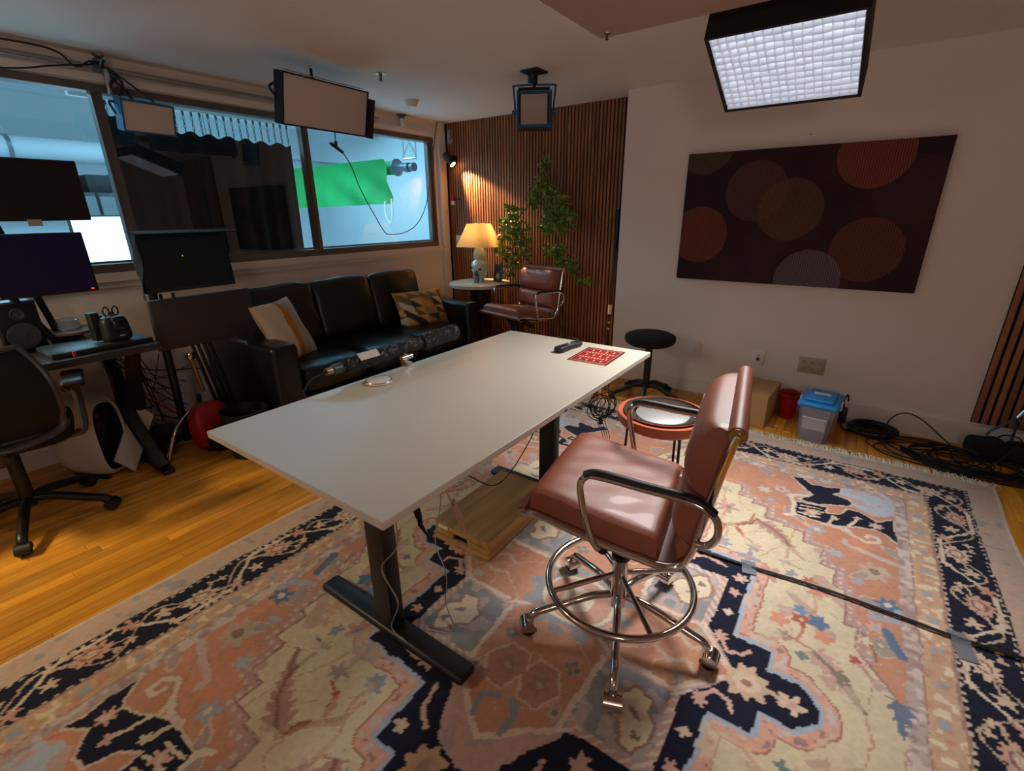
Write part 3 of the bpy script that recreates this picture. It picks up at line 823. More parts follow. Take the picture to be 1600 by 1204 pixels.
stroke([(0.426, 0.949), (0.425, 0.875), (0.332, 0.788), (0.334, 0.714)], 0.006, lin(190, 130, 100)); flower(0.468, 0.61, 0.034, 4, lin(150, 154, 172), lin(196, 150, 130), 0.4); flower(0.56, 0.555, 0.036, 5, lin(196, 150, 134), lin(140, 144, 164), 0.4); flower(0.62, 0.60, 0.022, 5, lin(150, 150, 160))
flower(0.685, 0.60, 0.020, 5, lin(190, 110, 84), None, 0.4); plume([(0.58, 0.66), (0.66, 0.66)], 0.014, lin(130, 136, 120))
plume([(0.26, 0.86), (0.20, 1.02)], 0.030, lin(188, 142, 130), BROWN); flower(0.20, 0.88, 0.028, 6, lin(150, 158, 178), CORAL); flower(0.10, 1.05, 0.045, 6, lin(186, 146, 140), lin(214, 170, 150), 0.35); stroke([(0.10, 1.0), (0.12, 1.15), (0.08, 1.28)], 0.006, BROWN); flower(0.07, 1.30, 0.035, 5, lin(200, 110, 84), BLUE, 0.3)
put(inF & ~inM & (n3 > 0.6), lin(216, 196, 164), 0.5)
cor = fld & ~inF & ~inM & (dE > 0.045) & (np.abs(C - np.array(CORAL)).sum(-1) < 0.12)
t1 = np.abs(np.sin(AX * 21 + 2.1 * np.sin(AY * 13)) - 0.75 * np.sin(AY * 17 + 1.2 * np.sin(AX * 9)))
put(cor & (t1 < 0.035), lin(168, 130, 112), 0.8)
put(cor & (t1 > 1.42) & (t1 < 1.5), lin(222, 190, 164), 0.8); put(cor & (t1 >= 1.5), lin(160, 156, 160), 0.7)
crm = inF & ~inM & (dM > 0.08) & (np.abs(C - np.array(CREAM)).sum(-1) < 0.10)
t2 = np.abs(np.sin(AX * 17 + 1.7 * np.sin(AY * 11 + 1)) + 0.8 * np.sin(AY * 14 + 1.5 * np.sin(AX * 8)))
put(crm & (t2 < 0.030), lin(190, 136, 106), 0.75)
put(crm & (t2 > 1.60), lin(186, 150, 136), 0.7)
inn = inI & (np.abs(C - np.array(CORAL)).sum(-1) < 0.12)
put(inn & (t1 < 0.04), lin(222, 184, 156), 0.8)
# random tone across the knots, and abrash
ab1 = vnoise(gx, gy * 0.4, 0.05, 51); ab2 = vnoise(gx, gy, 0.25, 52)
C *= (0.93 + 0.14 * vnoise(gx, gy, 0.009, 31))[..., None] * (0.93 + 0.10 * ab1 + 0.06 * ab2)[..., None]
g_ = C.mean(-1, keepdims=True); C[:] = g_ + (C - g_) * (0.76 + 0.14 * ab2[..., None])
C *= 0.93

me = bpy.data.meshes.new('rug_pile')
hz = RTH + (vnoise(gx, gy, 0.015, 41) - 0.5) * 0.0022 + (vnoise(gx, gy, 0.4, 42) - 0.5) * 0.004
hz = np.where(E_ < 0.004, 0.002, hz)
wob = 0.008 * np.sin(gy * 3.1) + 0.005 * np.sin(gy * 7.3 + 1)
wobx = np.where(np.abs(gx) > RX - 0.2, wob * (np.abs(gx) - RX + 0.2) / 0.2, 0)
woby = np.where(np.abs(gy) > RY - 0.2, (0.010 * np.sin(gx * 2.3) + 0.006 * np.sin(gx * 6.1)) * (np.abs(gy) - RY + 0.2) / 0.2, 0)
co = np.stack([gx + wobx, gy + woby, hz], -1).reshape(-1, 3).astype(np.float32)
q = (np.arange(ny - 1)[:, None] * nx + np.arange(nx - 1)[None, :]).ravel()
faces = np.stack([q, q + 1, q + nx + 1, q + nx], 1).astype(np.int32)
me.vertices.add(len(co)); me.vertices.foreach_set('co', co.ravel())
me.loops.add(faces.size); me.loops.foreach_set('vertex_index', faces.ravel())
me.polygons.add(len(faces)); me.polygons.foreach_set('loop_start', np.arange(0, faces.size, 4, dtype=np.int32))
me.polygons.foreach_set('use_smooth', np.ones(len(faces), bool))
me.update(); me.validate()
colour_attr(me, np.clip(C, 0, 1).reshape(-1, 3))
me.materials.append(vmat('wool_pile', 0.95, 0.35, 700, sheen=0.1, var=0.10, vscale=45))
rug = thing('area_rug', 'large cream, coral and navy medallion rug with fringed ends', 'rug', (RCX, RCY, 0))
rp_ = bpy.data.objects.new('rug_pile', me); COL.objects.link(rp_); rp_.parent = rug
# fringe at the far and near ends
M_FR = mat('cotton_fringe', (228, 218, 194), 0.95)
for sgn in (1, -1):
    m = MB()
    k = 0
    while k < 900:
        x = -RX + 2 * RX * k / 900
        y0 = sgn * (RY + 0.010 * math.sin(x * 2.3) * sgn + 0.0)
        ln = random.uniform(0.04, 0.085)
        a = random.gauss(0, 0.5)
        z = random.uniform(0.006, 0.020)
        p0 = Vector((x, y0 - sgn * 0.006, 0.006)); p1 = Vector((x + 0.4 * ln * math.sin(a), y0 + sgn * ln * 0.55, z)); p2 = Vector((x + ln * math.sin(a), y0 + sgn * ln * math.cos(a), 0.003))
        m.tube([p0, p1, p2], [0.0022, 0.0020, 0.0010], 3, caps=False)
        k += 1
    o = obj('fringe', m, M_FR, rug); o['kind'] = 'stuff'
# ================================================================== desk
M_DESKTOP = mat('white_laminate', (196, 187, 172), 0.36, var=0.02, vscale=4, spec=0.5)
M_EDGE = mat('desk_edge_band', (206, 196, 182), 0.5)
DZ = 0.74
desk = thing('standing_desk', 'long white-topped desk on black T-shaped legs, middle of the rug', 'desk', (-1.135, 1.338, RTH))
top = MB().rbox((-1.135, 1.338, DZ - 0.011), (0.81, 1.60, 0.022), 0.0025, 2, smooth=False)
obj('tabletop', top, M_DESKTOP, desk, world=True)
LZ = RTH + 0.004
for yy in (0.79, 1.83):
    obj('foot', MB().rbox((-1.09, yy, LZ + 0.018), (0.70, 0.075, 0.032), 0.014, 3), M_BLACKM, desk, world=True)
    l = MB(); l.rbox((-1.09, yy, 0.36), (0.085, 0.055, 0.66), 0.006, 2); l.rbox((-1.09, yy, 0.55), (0.076, 0.046, 0.30), 0.006, 2)
    lg = obj('leg', l, M_BLACKM, desk, world=True)
    obj('support_arm', MB().rbox((-1.13, yy, DZ - 0.036), (0.66, 0.05, 0.026), 0.004, 1), M_BLACKM, desk, world=True)
bm_ = MB()
for xx in (-1.27, -0.95): bm_.rbox((xx, 1.338, DZ - 0.042), (0.035, 1.06, 0.036), 0.004, 1)
obj('cross_beam', bm_, M_BLACKM, desk, world=True)
obj('blue_sticker', MB().box((-0.7293, 1.335, DZ - 0.016), (0.0012, 0.016, 0.010)), mat('blue_tape', (40, 90, 190), 0.6), desk, world=True)
obj('cable_tray', MB().rbox((-1.12, 1.0, DZ - 0.055), (0.10, 0.30, 0.045), 0.006, 1), M_BLACK, desk, world=True)

# ================================================================== leather chairs
M_LEATHER = mat('brown_leather', (144, 82, 62), 0.42, var=0.16, vscale=9, bump=0.12, bscale=420, spec=0.5, coat=0.06)
M_LEATHER2 = mat('brown_leather_sling', (116, 58, 36), 0.45, var=0.12, vscale=12, bump=0.1, bscale=400)
M_STITCH = mat('seam_thread', (190, 150, 130), 0.7)

def prof_chair():
    raw = [(0.240, 0.552), (0.20, 0.556), (0.11, 0.540), (0.01, 0.523), (-0.09, 0.510), (-0.150, 0.506), (-0.192, 0.522), (-0.214, 0.560), (-0.226, 0.62), (-0.243, 0.72), (-0.260, 0.82), (-0.276, 0.900)]
    return catmull([(x, 0, z) for x, z in raw], 6)
CP = prof_chair()
CL = [0.0]
for a, b in zip(CP[:-1], CP[1:]): CL.append(CL[-1] + (b - a).length)
def cpt(s):
    s *= CL[-1]
    for i in range(len(CL) - 1):
        if CL[i + 1] >= s or i == len(CL) - 2:
            t = (s - CL[i]) / (CL[i + 1] - CL[i]); p = CP[i].lerp(CP[i + 1], t)
            d = (CP[i + 1] - CP[i]).normalized()
            return p, Vector((d.z, 0, -d.x))
def pad(s0, s1, hw, th, nu=26, nv=22, base=0.006, pw=5.0, crease=None):
    """upholstered pad lying on the sling between two stations of the side profile"""
    m = MB(); V = []; F = []
    for sgn in (1, 0):
        for i in range(nu + 1):
            u = i / nu
            p, n = cpt(s0 + (s1 - s0) * u)
            for j in range(nv + 1):
                v = -1 + 2 * j / nv
                e = max(0.0, (1 - abs(2 * u - 1) ** pw)) ** 0.42 * max(0.0, (1 - abs(v) ** max(9.0, pw + 2))) ** 0.36
                h = base + th * e * (1 + 0.06 * math.cos(v * 1.5)) if sgn else base
                if sgn and crease: h += crease(u, v) * e
                y = hw * v
                V.append(p + n * h + Vector((0, y, 0)))
    N = (nu + 1) * (nv + 1)
    for k in (0, N):
        for i in range(nu):
            for j in range(nv):
                a = k + i * (nv + 1) + j
                q = (a, a + 1, a + nv + 2, a + nv + 1)
                F.append(q if k else q[::-1])
    rim = [j for j in range(nv + 1)] + [i * (nv + 1) + nv for i in range(1, nu + 1)] + [nu * (nv + 1) + j for j in range(nv - 1, -1, -1)] + [i * (nv + 1) for i in range(nu - 1, 0, -1)]
    for a, b in zip(rim, rim[1:] + rim[:1]):
        F.append((a, b, b + N, a + N))
    return m.add(V, F, True)

def caster(parent, loc, ang, hood, zw=0.0):
    c = thing_part('caster', parent, loc, ang)
    return c
def office_base(t, z0, angs, r, hub_z, leg_m, hood_m, wheel_m, leg_r=0.013, wheel_r=0.026):
    """five-star base on twin-wheel casters, standing on height z0"""
    for a in angs:
        ca, sa = math.cos(a), math.sin(a)
        P = [(0.028, hub_z), (0.10, hub_z - 0.004), (r - 0.055, hub_z - 0.045), (r - 0.018, hub_z - 0.058), (r - 0.004, hub_z - 0.075), (r, z0 + 2 * wheel_r - 0.004)]
        pts = catmull([(q[0] * ca, q[0] * sa, q[1]) for q in P], 5)
        lg = obj('base_leg', MB().tube(pts, leg_r, 10), leg_m, t)
        m = MB(); cx, cy = (r + 0.008) * ca, (r + 0.008) * sa
        tx, ty = -sa, ca
        for s in (-1, 1):
            m.cyl((cx + s * 0.006 * tx, cy + s * 0.006 * ty, z0 + wheel_r), (cx + s * 0.022 * tx, cy + s * 0.022 * ty, z0 + wheel_r), wheel_r, wheel_r * 0.94, 18)
        obj('caster_wheel', m, wheel_m, lg)
        h = MB()
        V = []; F = []
        for k in range(11):
            th = math.radians(-10 + 20 * k)
            for s in (-0.026, 0.026):
                rr = wheel_r * 1.10
                V.append((cx + s * tx + rr * math.cos(th) * ca, cy + s * ty + rr * math.cos(th) * sa, z0 + wheel_r + rr * math.sin(th)))
        for k in range(10): F.append((2 * k, 2 * k + 1, 2 * k + 3, 2 * k + 2))
        h.add(V, F, True)
        for s in (-0.026, 0.026):
            poly = [(cx + s * tx + wheel_r * 1.10 * math.cos(math.radians(-10 + 20 * k)) * ca, cy + s * ty + wheel_r * 1.10 * math.cos(math.radians(-10 + 20 * k)) * sa, z0 + wheel_r + wheel_r * 1.10 * math.sin(math.radians(-10 + 20 * k))) for k in range(11)]
            h.add(poly, [tuple(range(11))], False)
        h.cyl((r * ca, r * sa, z0 + 2 * wheel_r), (r * ca, r * sa, z0 + 2 * wheel_r + 0.016), 0.012, n=12)
        obj('caster_hood', h, hood_m, lg)

def leather_chair(name, label, loc, rz, base_angs, ring, zoff=0.0, z0=0.0):
    t = thing(name, label, 'chair', loc, rz, 'brown leather office chairs')
    HW = 0.232
    # sling
    V = []; F = []
    n = 40
    for i in range(n + 1):
        p, nn = cpt(i / n)
        for y in (-HW, HW):
            V.append(p + Vector((0, y, 0)) + nn * 0.004); V.append(p + Vector((0, y, 0)) - nn * 0.004)
    for i in range(n):
        a = 4 * i
        F += [(a, a + 2, a + 6, a + 4), (a + 1, a + 5, a + 7, a + 3)]
    obj('sling', MB().add(V, F, True), M_LEATHER2, t)
    wr = lambda u, v: 0.0010 * math.sin(18 * u + 9 * v) * math.sin(7 * v - 3 * u)
    sc_ = obj('seat_cushion', pad(0.012, 0.465, HW - 0.002, 0.060, crease=wr, nu=48, nv=40, pw=16), M_LEATHER, t)
    # back pads
    top_p = obj('back_pad', pad(0.770, 1.0, HW - 0.004, 0.078, pw=4, nu=32, nv=32), M_LEATHER, t)
    obj('back_pad', pad(0.600, 0.775, HW - 0.004, 0.066, pw=4, nu=32, nv=32), M_LEATHER, t)
    obj('back_pad', pad(0.520, 0.605, HW - 0.008, 0.030, pw=4), M_LEATHER, t)
    sm = MB()
    for yy in (-0.020, 0.012):
        pass
    for s_ in (0.86, 0.90):
        p, nn = cpt(s_)
        sm.tube([p + nn * 0.087 + Vector((0, y, 0)) for y in np.linspace(-HW * 0.8, HW * 0.8, 8)], 0.0012, 4)
    obj('seam', sm, M_STITCH, top_p)
    # chrome side rails with leather rolls at both ends
    for s in (-1, 1):
        pts = [cpt(k / 50)[0] + Vector((0, s * (HW + 0.010), 0)) for k in range(51)]
        obj('side_rail', MB().tube(pts, 0.0135, 10, flat=0.7), M_CHROME, t)
    for s_, nm in ((0.0, 'front_roll'), (1.0, 'top_roll')):
        p, nn = cpt(s_)
        rr = 0.017 if s_ == 0 else 0.021
        rl = obj(nm, MB().cyl(p + Vector((0, -HW - 0.012, 0)), p + Vector((0, HW + 0.012, 0)), rr, n=16), M_LEATHER2 if s_ == 0 else M_LEATHER, t)
        for s in (-1, 1):
            q = p + Vector((0, s * (HW + 0.0125), 0))
            e = MB(); e.cyl(q, q + Vector((0, s * 0.005, 0)), rr * 0.86, n=16); e.cyl(q + Vector((0, s * 0.005, 0)), q + Vector((0, s * 0.008, 0)), rr * 0.42, n=12)
            obj('end_cap', e, M_BRASS, rl)
    # arms
    for s in (-1, 1):
        Y1 = s * (HW + 0.024); Y2 = s * (HW + 0.034)
        pts = catmull([(0.010, Y1, 0.510), (0.030, Y1, 0.535), (0.052, Y2, 0.62), (0.066, Y2, 0.695), (0.052, Y2, 0.727), (0.02, Y2, 0.735), (-0.09, Y2, 0.730), (-0.17, Y2, 0.727), (-0.220, Y2, 0.720), (-0.260, Y2, 0.695), (-0.268, Y2, 0.650), (-0.250, Y1, 0.612), (-0.222, Y1, 0.608)], 6)
        ar = obj('armrest', MB().tube(pts, 0.0092, 10), M_CHROME, t)
        pp = catmull([(0.055, Y2, 0.734), (0.02, Y2, 0.746), (-0.09, Y2, 0.741), (-0.17, Y2, 0.738), (-0.222, Y2, 0.731), (-0.258, Y2, 0.708)], 5)
        obj('arm_pad', MB().tube(pp, 0.0125, 10, flat=0.7), M_BLACK, ar)
    # under-seat frame and mechanism
    u = MB()
    for xx in (0.15, -0.10):
        p, nn = cpt(0.18 if xx > 0 else 0.42)
        u.tube(catmull([p + Vector((0, -HW, -0.012)), Vector((xx * 0.4, -0.06, 0.47)), Vector((xx * 0.4, 0.06, 0.47)), p + Vector((0, HW, -0.012))], 6), 0.011, 8)
    obj('seat_bracket', u, M_CHROME, t)
    m = MB(); m.rbox((0, 0, 0.455), (0.17, 0.10, 0.045), 0.01); m.cyl((0.02, 0.05, 0.45), (0.02, 0.16, 0.45), 0.006, n=8); m.cyl((0.02, 0.15, 0.45), (0.02, 0.18, 0.45), 0.016, n=14)
    m.cyl((0.08, 0, 0.44), (0.08, 0, 0.37), 0.016, n=12)
    obj('tilt_mechanism', m, M_BLACK, t)
    g = MB(); g.cyl((0, 0, 0.30), (0, 0, 0.45), 0.026, n=18); g.cyl((0, 0, 0.30), (0, 0, 0.315), 0.031, n=18)
    obj('gas_sleeve', g, M_BLACK, t)
    g = MB(); g.cyl((0, 0, 0.105), (0, 0, 0.30), 0.025, n=18)
    obj('column', g, M_CHROME, t)
    if ring:
        RR, RZ = 0.235, 0.205
        rg = obj('foot_ring', MB().tube([(RR * math.cos(a), RR * math.sin(a), RZ) for a in np.linspace(0, 2 * PI, 64, endpoint=False)], 0.0115, 12, closed=True), M_CHROME, t)
        for a in np.radians([0, 90, 180, 270]) + ring:
            obj('ring_spoke', MB().cyl((0.022 * math.cos(a), 0.022 * math.sin(a), RZ + 0.03), (RR * math.cos(a), RR * math.sin(a), RZ), 0.009, n=10), M_CHROME, rg)
    office_base(t, z0, [a - rz for a in base_angs], 0.298, 0.150, M_CHROME, M_CHROME, M_BLACK)
    return t
RZ1 = math.radians(189.0)
leather_chair('office_chair', 'brown leather office chair with chrome foot ring, in front of the desk', (-0.46, 1.245, 0), RZ1, np.radians([220, 292, 4, 76, 148]), math.radians(38), z0=RTH + 0.003)
leather_chair('office_chair', 'brown leather office chair against the slatted wall beside the lamp table', (-2.36, 3.42, 0), math.radians(257), np.radians([20, 92, 164, 236, 308]), 0, z0=0.002)

# ================================================================== sofa
M_SOFA = mat('black_leather', (18, 17, 18), 0.30, var=0.2, vscale=8, bump=0.25, bscale=70, spec=0.5)
sofa = thing('sofa', 'black leather three-seat sofa under the window', 'sofa', (-3.15, 2.33, 0))
SX0_, SX1_ = -3.60, -2.70
SY0_, SY1_ = 1.37, 3.29
obj('base', MB().rbox((-3.14, 2.33, 0.17), (0.86, 1.60, 0.22), 0.02, 3), M_SOFA, sofa, world=True)
obj('back_frame', MB().rbox((-3.52, 2.33, 0.42), (0.16, 1.62, 0.70), 0.03, 3), M_SOFA, sofa, world=True)
for yy in (SY0_ + 0.085, SY1_ - 0.085):
    obj('arm', MB().rbox((-3.15, yy, 0.345), (0.90, 0.17, 0.57), 0.03, 4), M_SOFA, sofa, world=True)
for k in range(3):
    yy = SY0_ + 0.17 + (k + 0.5) * 0.527
    def puff(q, k=k):
        w_ = 0.03 * math.sin(9 * q.x + 3 * k) * math.sin(7 * q.y + k) * (0.5 + 0.5 * q.z)
        return Vector((q.x, q.y, q.z + w_ + (0.10 * (1 - q.x ** 2) * (1 - q.y ** 2) if q.z > 0 else 0)))
    obj('seat_cushion', MB().blob((-3.07, yy, 0.365), (0.74, 0.525, 0.18), 7, 12, fn=puff), M_SOFA, sofa, world=True)
    def puff2(q, k=k):
        w_ = 0.04 * math.sin(6 * q.z + 2 * k) * math.sin(5 * q.y + 2 * k)
        return Vector((q.x * (1 + 0.35 * (1 - q.z ** 2) * (1 - q.y ** 2)) + w_, q.y, q.z + 0.02 * math.sin(4 * q.y + k)))
    obj('back_cushion', MB().blob((-3.355, yy, 0.66), (0.20, 0.530, 0.46), 9, 14, fn=puff2, rot=(0, math.radians(-13), 0)), M_SOFA, sofa, world=True)
for xx in (-3.5, -2.78):
    for yy in (SY0_ + 0.06, SY1_ - 0.06):
        obj('leg', MB().cyl((xx, yy, 0), (xx, yy, 0.065), 0.022, 0.026, 12), M_BLACK, sofa, world=True)

def pillow(name, label, cat, loc, size, R, colfn, rough=0.9):
    m = MB()
    N = 36
    V = []; F = []; cols = []
    for sgn in (1, -1):
        for i in range(N + 1):
            for j in range(N + 1):
                u, v = -1 + 2 * i / N, -1 + 2 * j / N
                e = max(0, (1 - u ** 4)) ** 0.6 * max(0, (1 - v ** 4)) ** 0.6
                pin = 1 - 0.05 * (1 - abs(v)) * 0 - 0.06 * (1 - u * u) * abs(v) ** 3
                V.append((u * size[0] / 2 * (1 - 0.05 * (1 - v * v) * abs(u) ** 3), v * size[1] / 2 * pin, sgn * size[2] / 2 * e + 0.006 * math.sin(5 * u + 3 * v)))
                cols.append(colfn(u, v, sgn))
    K = (N + 1) ** 2
    for s in (0, K):
        for i in range(N):
            for j in range(N):
                a = s + i * (N + 1) + j
                q = (a, a + N + 1, a + N + 2, a + 1)
                F.append(q if s == 0 else q[::-1])
    m.add(V, F, True)
    o = bpy.data.objects.new(name, mesh_from(name, m, vmat(name + '_cloth', 0.95, 0.4, 500, var=0.06)))
    COL.objects.link(o)
    colour_attr(o.data, np.array(cols))
    o.matrix_world = Matrix.Translation(loc) @ R
    return tag(o, label, cat)
def stripes(u, v, s):
    t = u + 0.02 * math.sin(6 * v)
    if -0.10 < t < 0.20: return lin(190, 132, 52)
    if 0.20 <= t < 0.56: return lin(176, 172, 162)
    if t >= 0.56: return lin(206, 198, 182)
    return lin(224, 208, 182)
pillow('striped_cushion', 'white cushion with an ochre stripe leaning at the sofa end near the screens', 'cushion', (-3.03, 1.655, 0.640), (0.40, 0.42, 0.12), Matrix.Rotation(math.radians(118), 4, 'Z') @ Matrix.Rotation(math.radians(66), 4, 'X'), stripes)
PALT = [lin(*c) for c in ((196, 150, 70), (70, 66, 56), (206, 196, 170), (150, 128, 78), (214, 170, 96), (112, 104, 84), (188, 128, 84), (60, 54, 48))]
def tris(u, v, s):
    a, b = u * 2.3 + 0.35 * v, v * 2.1
    i, j = math.floor(a), math.floor(b)
    k = int((a - i) + (b - j) > 1)
    return PALT[(i * 7 + j * 5 + k * 3 + i * j) % 8]
pillow('triangle_cushion', 'ochre, grey and white triangle-patterned cushion at the sofa end near the lamp', 'cushion', (-3.065, 2.925, 0.585), (0.46, 0.33, 0.13), Matrix.Rotation(math.radians(74), 4, 'Z') @ Matrix.Rotation(math.radians(62), 4, 'X'), tris)

# ================================================================== lamp table and what stands on it
TZ = 0.74
tb = thing('side_table', 'round white-topped side table on a black pedestal beside the sofa', 'table', (-2.955, 3.61, 0))
obj('table_top', MB().lathe([(0, TZ - 0.035), (0.285, TZ - 0.035), (0.295, TZ - 0.03), (0.295, TZ - 0.004), (0.29, TZ), (0, TZ)], 48), M_DESKTOP, tb)
obj('pedestal', MB().rbox((0, 0, 0.37), (0.14, 0.14, 0.66), 0.008), M_BLACKM, tb)
obj('foot_plate', MB().lathe([(0, 0), (0.2, 0), (0.2, 0.015), (0.06, 0.04), (0, 0.04)], 32), M_BLACKM, tb)
lamp = thing('table_lamp', 'lit table lamp with cream shade and pale green double-gourd base', 'lamp', (-2.985, 3.655, TZ))
M_CELADON = mat('celadon_glaze', (196, 208, 188), 0.15, var=0.06, vscale=10, coat=0.5)
obj('lamp_base', MB().lathe([(0, 0.0), (0.045, 0.0), (0.05, 0.006), (0.036, 0.02), (0.034, 0.03), (0.062, 0.07), (0.082, 0.115), (0.085, 0.15), (0.072, 0.185), (0.052, 0.20), (0.050, 0.207), (0.060, 0.225), (0.061, 0.25), (0.050, 0.285), (0.030, 0.325), (0.018, 0.35), (0.010, 0.37), (0, 0.37)], 36), M_CELADON, lamp)
M_SHADE = bpy.data.materials.new('lamp_shade_linen'); M_SHADE.use_nodes = True
nt = M_SHADE.node_tree; p = nt.nodes['Principled BSDF']; nt.nodes.remove(p)
d1 = nt.nodes.new('ShaderNodeBsdfDiffuse'); d1.inputs[0].default_value = (*lin(232, 208, 160), 1)
t1_ = nt.nodes.new('ShaderNodeBsdfTranslucent'); t1_.inputs[0].default_value = (*lin(240, 212, 150), 1)
mx = nt.nodes.new('ShaderNodeMixShader'); mx.inputs[0].default_value = 0.55
nt.links.new(d1.outputs[0], mx.inputs[1]); nt.links.new(t1_.outputs[0], mx.inputs[2]); nt.links.new(mx.outputs[0], nt.nodes['Material Output'].inputs[0])
shd = MB()
V = []; F = []
for i in range(9):
    t = i / 8
    hw = 0.205 - (0.205 - 0.105) * t ** 0.92
    for k in range(48):
        a = 2 * PI * k / 48
        c_, s_ = math.cos(a), math.sin(a)
        kk = (abs(c_) ** 5 + abs(s_) ** 5) ** (-1 / 5)
        V.append((hw * c_ * kk * 0.95, hw * s_ * kk * 0.8, 0.325 + 0.205 * t))
for i in range(8):
    for k in range(48):
        F.append((i * 48 + k, i * 48 + (k + 1) % 48, (i + 1) * 48 + (k + 1) % 48, (i + 1) * 48 + k))
obj('lamp_shade', shd.add(V, F, True), M_SHADE, lamp)
obj('finial', MB().lathe([(0, 0.53), (0.008, 0.532), (0.004, 0.545), (0.01, 0.555), (0, 0.565)], 12), M_BRASS, lamp)
obj('lamp_stem', MB().cyl((0, 0, 0.37), (0, 0, 0.532), 0.005, n=8), M_BRASS, lamp)
obj('bulb', MB().blob((0, 0, 0.43), (0.055, 0.055, 0.075), 2, 5), mat('bulb_glow', (255, 220, 160), 0.5, emis=(255, 200, 128), estr=32), lamp)
M_DARKM = mat('painted_bird', (44, 40, 36), 0.4)
bd = MB(); bd.blob((-0.032, -0.077, 0.135), (0.04, 0.012, 0.018), 2, 4, rot=(0, 0.5, 0)); bd.blob((0.05, -0.066, 0.12), (0.035, 0.012, 0.016), 2, 4, rot=(0, -0.3, 0.5))
obj('painted_bird', bd, M_DARKM, lamp)
cup = thing('pen_cup', 'grey cup of pens in front of the table lamp', 'cup', (-2.93, 3.53, TZ))
obj('cup_body', MB().lathe([(0, 0), (0.026, 0), (0.03, 0.075), (0.028, 0.075), (0.0245, 0.006), (0, 0.006)], 24), mat('cup_grey', (128, 126, 124), 0.5), cup)
for k in range(6):
    a = k * 1.05; rr = 0.014
    obj('pen', MB().cyl((0.4 * rr * math.cos(a), 0.4 * rr * math.sin(a), 0.01), (1.3 * rr * math.cos(a), 1.3 * rr * math.sin(a), 0.10 + 0.008 * (k % 3)), 0.0045, n=8), (M_BLACK, M_GUN)[k % 2], cup)
cd = thing('table_card', 'small dark card in an acrylic stand behind the lamp', 'sign', (-2.80, 3.70, TZ), math.radians(-8))
obj('card', MB().rbox((0, 0, 0.085), (0.115, 0.004, 0.16), 0.001, 1, rot=(math.radians(-8), 0, 0)), mat('dark_card', (46, 42, 36), 0.4), cd)
obj('card_panel', MB().box((0.0, -0.0082, 0.06), (0.045, 0.0008, 0.05), rot=(math.radians(-8), 0, 0)), mat('card_grey', (150, 140, 120), 0.5), cd)
obj('stand_foot', MB().rbox((0, -0.005, 0.004), (0.12, 0.05, 0.008), 0.002, 1), mat('acrylic', (120, 116, 104), 0.1), cd)
obj('coaster', MB().lathe([(0, 0), (0.07, 0), (0.07, 0.004), (0, 0.004)], 28, (-2.90, 3.44, TZ)), mat('cream_coaster', (206, 194, 170), 0.6))
tag(bpy.data.objects['coaster'], 'flat cream coaster at the front edge of the lamp table', 'coaster')

# ================================================================== climbing plant by the slats
pl = thing('potted_vine', 'leafy green vine climbing the slatted wall behind the leather chair', 'plant', (-2.10, 3.80, 0))
M_POT = mat('dark_pot', (48, 42, 38), 0.6)
obj('pot', MB().lathe([(0, 0), (0.09, 0), (0.12, 0.24), (0.128, 0.25), (0.115, 0.25), (0.105, 0.22), (0, 0.22)], 28), M_POT, pl)
M_STEM = mat('vine_stem', (82, 66, 40), 0.8)
M_LEAF = mat('ivy_leaf', (122, 150, 64), 0.40, var=0.35, vscale=14, coat=0.2)
clus = [((-2.38, 3.82, 1.74), (0.05, 0.04, 0.10), 55), ((-2.36, 3.80, 1.56), (0.13, 0.06, 0.09), 130), ((-2.46, 3.80, 1.46), (0.09, 0.05, 0.07), 60), ((-2.24, 3.80, 1.42), (0.13, 0.06, 0.10), 120), ((-2.20, 3.79, 1.28), (0.16, 0.06, 0.09), 150),
        ((-2.10, 3.80, 1.34), (0.07, 0.04, 0.06), 40), ((-2.34, 3.80, 1.25), (0.08, 0.05, 0.08), 55), ((-2.68, 3.77, 1.36), (0.08, 0.06, 0.09), 70), ((-2.74, 3.76, 1.22), (0.09, 0.06, 0.10), 90), ((-2.60, 3.77, 1.18), (0.11, 0.06, 0.10), 110), ((-2.76, 3.75, 1.05), (0.09, 0.06, 0.10), 85),
        ((-2.58, 3.78, 1.04), (0.09, 0.05, 0.08), 60), ((-2.68, 3.75, 0.92), (0.10, 0.06, 0.08), 75), ((-2.24, 3.80, 1.04), (0.11, 0.05, 0.07), 90), ((-2.14, 3.80, 0.94), (0.12, 0.05, 0.07), 90), ((-1.97, 3.83, 0.78), (0.07, 0.03, 0.05), 30), ((-2.68, 3.72, 0.82), (0.08, 0.05, 0.03), 26), ((-2.05, 3.82, 0.86), (0.05, 0.03, 0.04), 16)]
leaf = MB()
for c, sg, n_ in clus:
    for _ in range(n_):
        d = Vector((random.gauss(0, 1), random.gauss(0, 1), random.gauss(0, 1)))
        if d.length > 1.9: d *= 1.9 / d.length
        pnt = Vector(c) + Vector((d.x * sg[0] * 0.58, d.y * sg[1] * 0.6, d.z * sg[2] * 0.58))
        pnt.y = min(pnt.y, YS - 0.045)
        L = random.uniform(0.034, 0.056); Wd = L * 0.40
        R = Euler((random.uniform(-0.9, 0.9), random.uniform(-0.9, 0.9), random.uniform(0, 6.28))).to_matrix()
        V = [(0, -L / 2, 0), (Wd, -L * 0.12, 0.005), (Wd * 0.7, L * 0.25, 0.004), (0, L / 2, -0.004), (-Wd * 0.7, L * 0.25, 0.004), (-Wd, -L * 0.12, 0.005), (0, 0, 0)]
        leaf.add([pnt + R @ Vector(q) for q in V], [(0, 1, 6), (1, 2, 6), (2, 3, 6), (3, 4, 6), (4, 5, 6), (5, 0, 6)], False)
lf = obj('foliage', leaf, M_LEAF, pl, world=True); lf['kind'] = 'stuff'
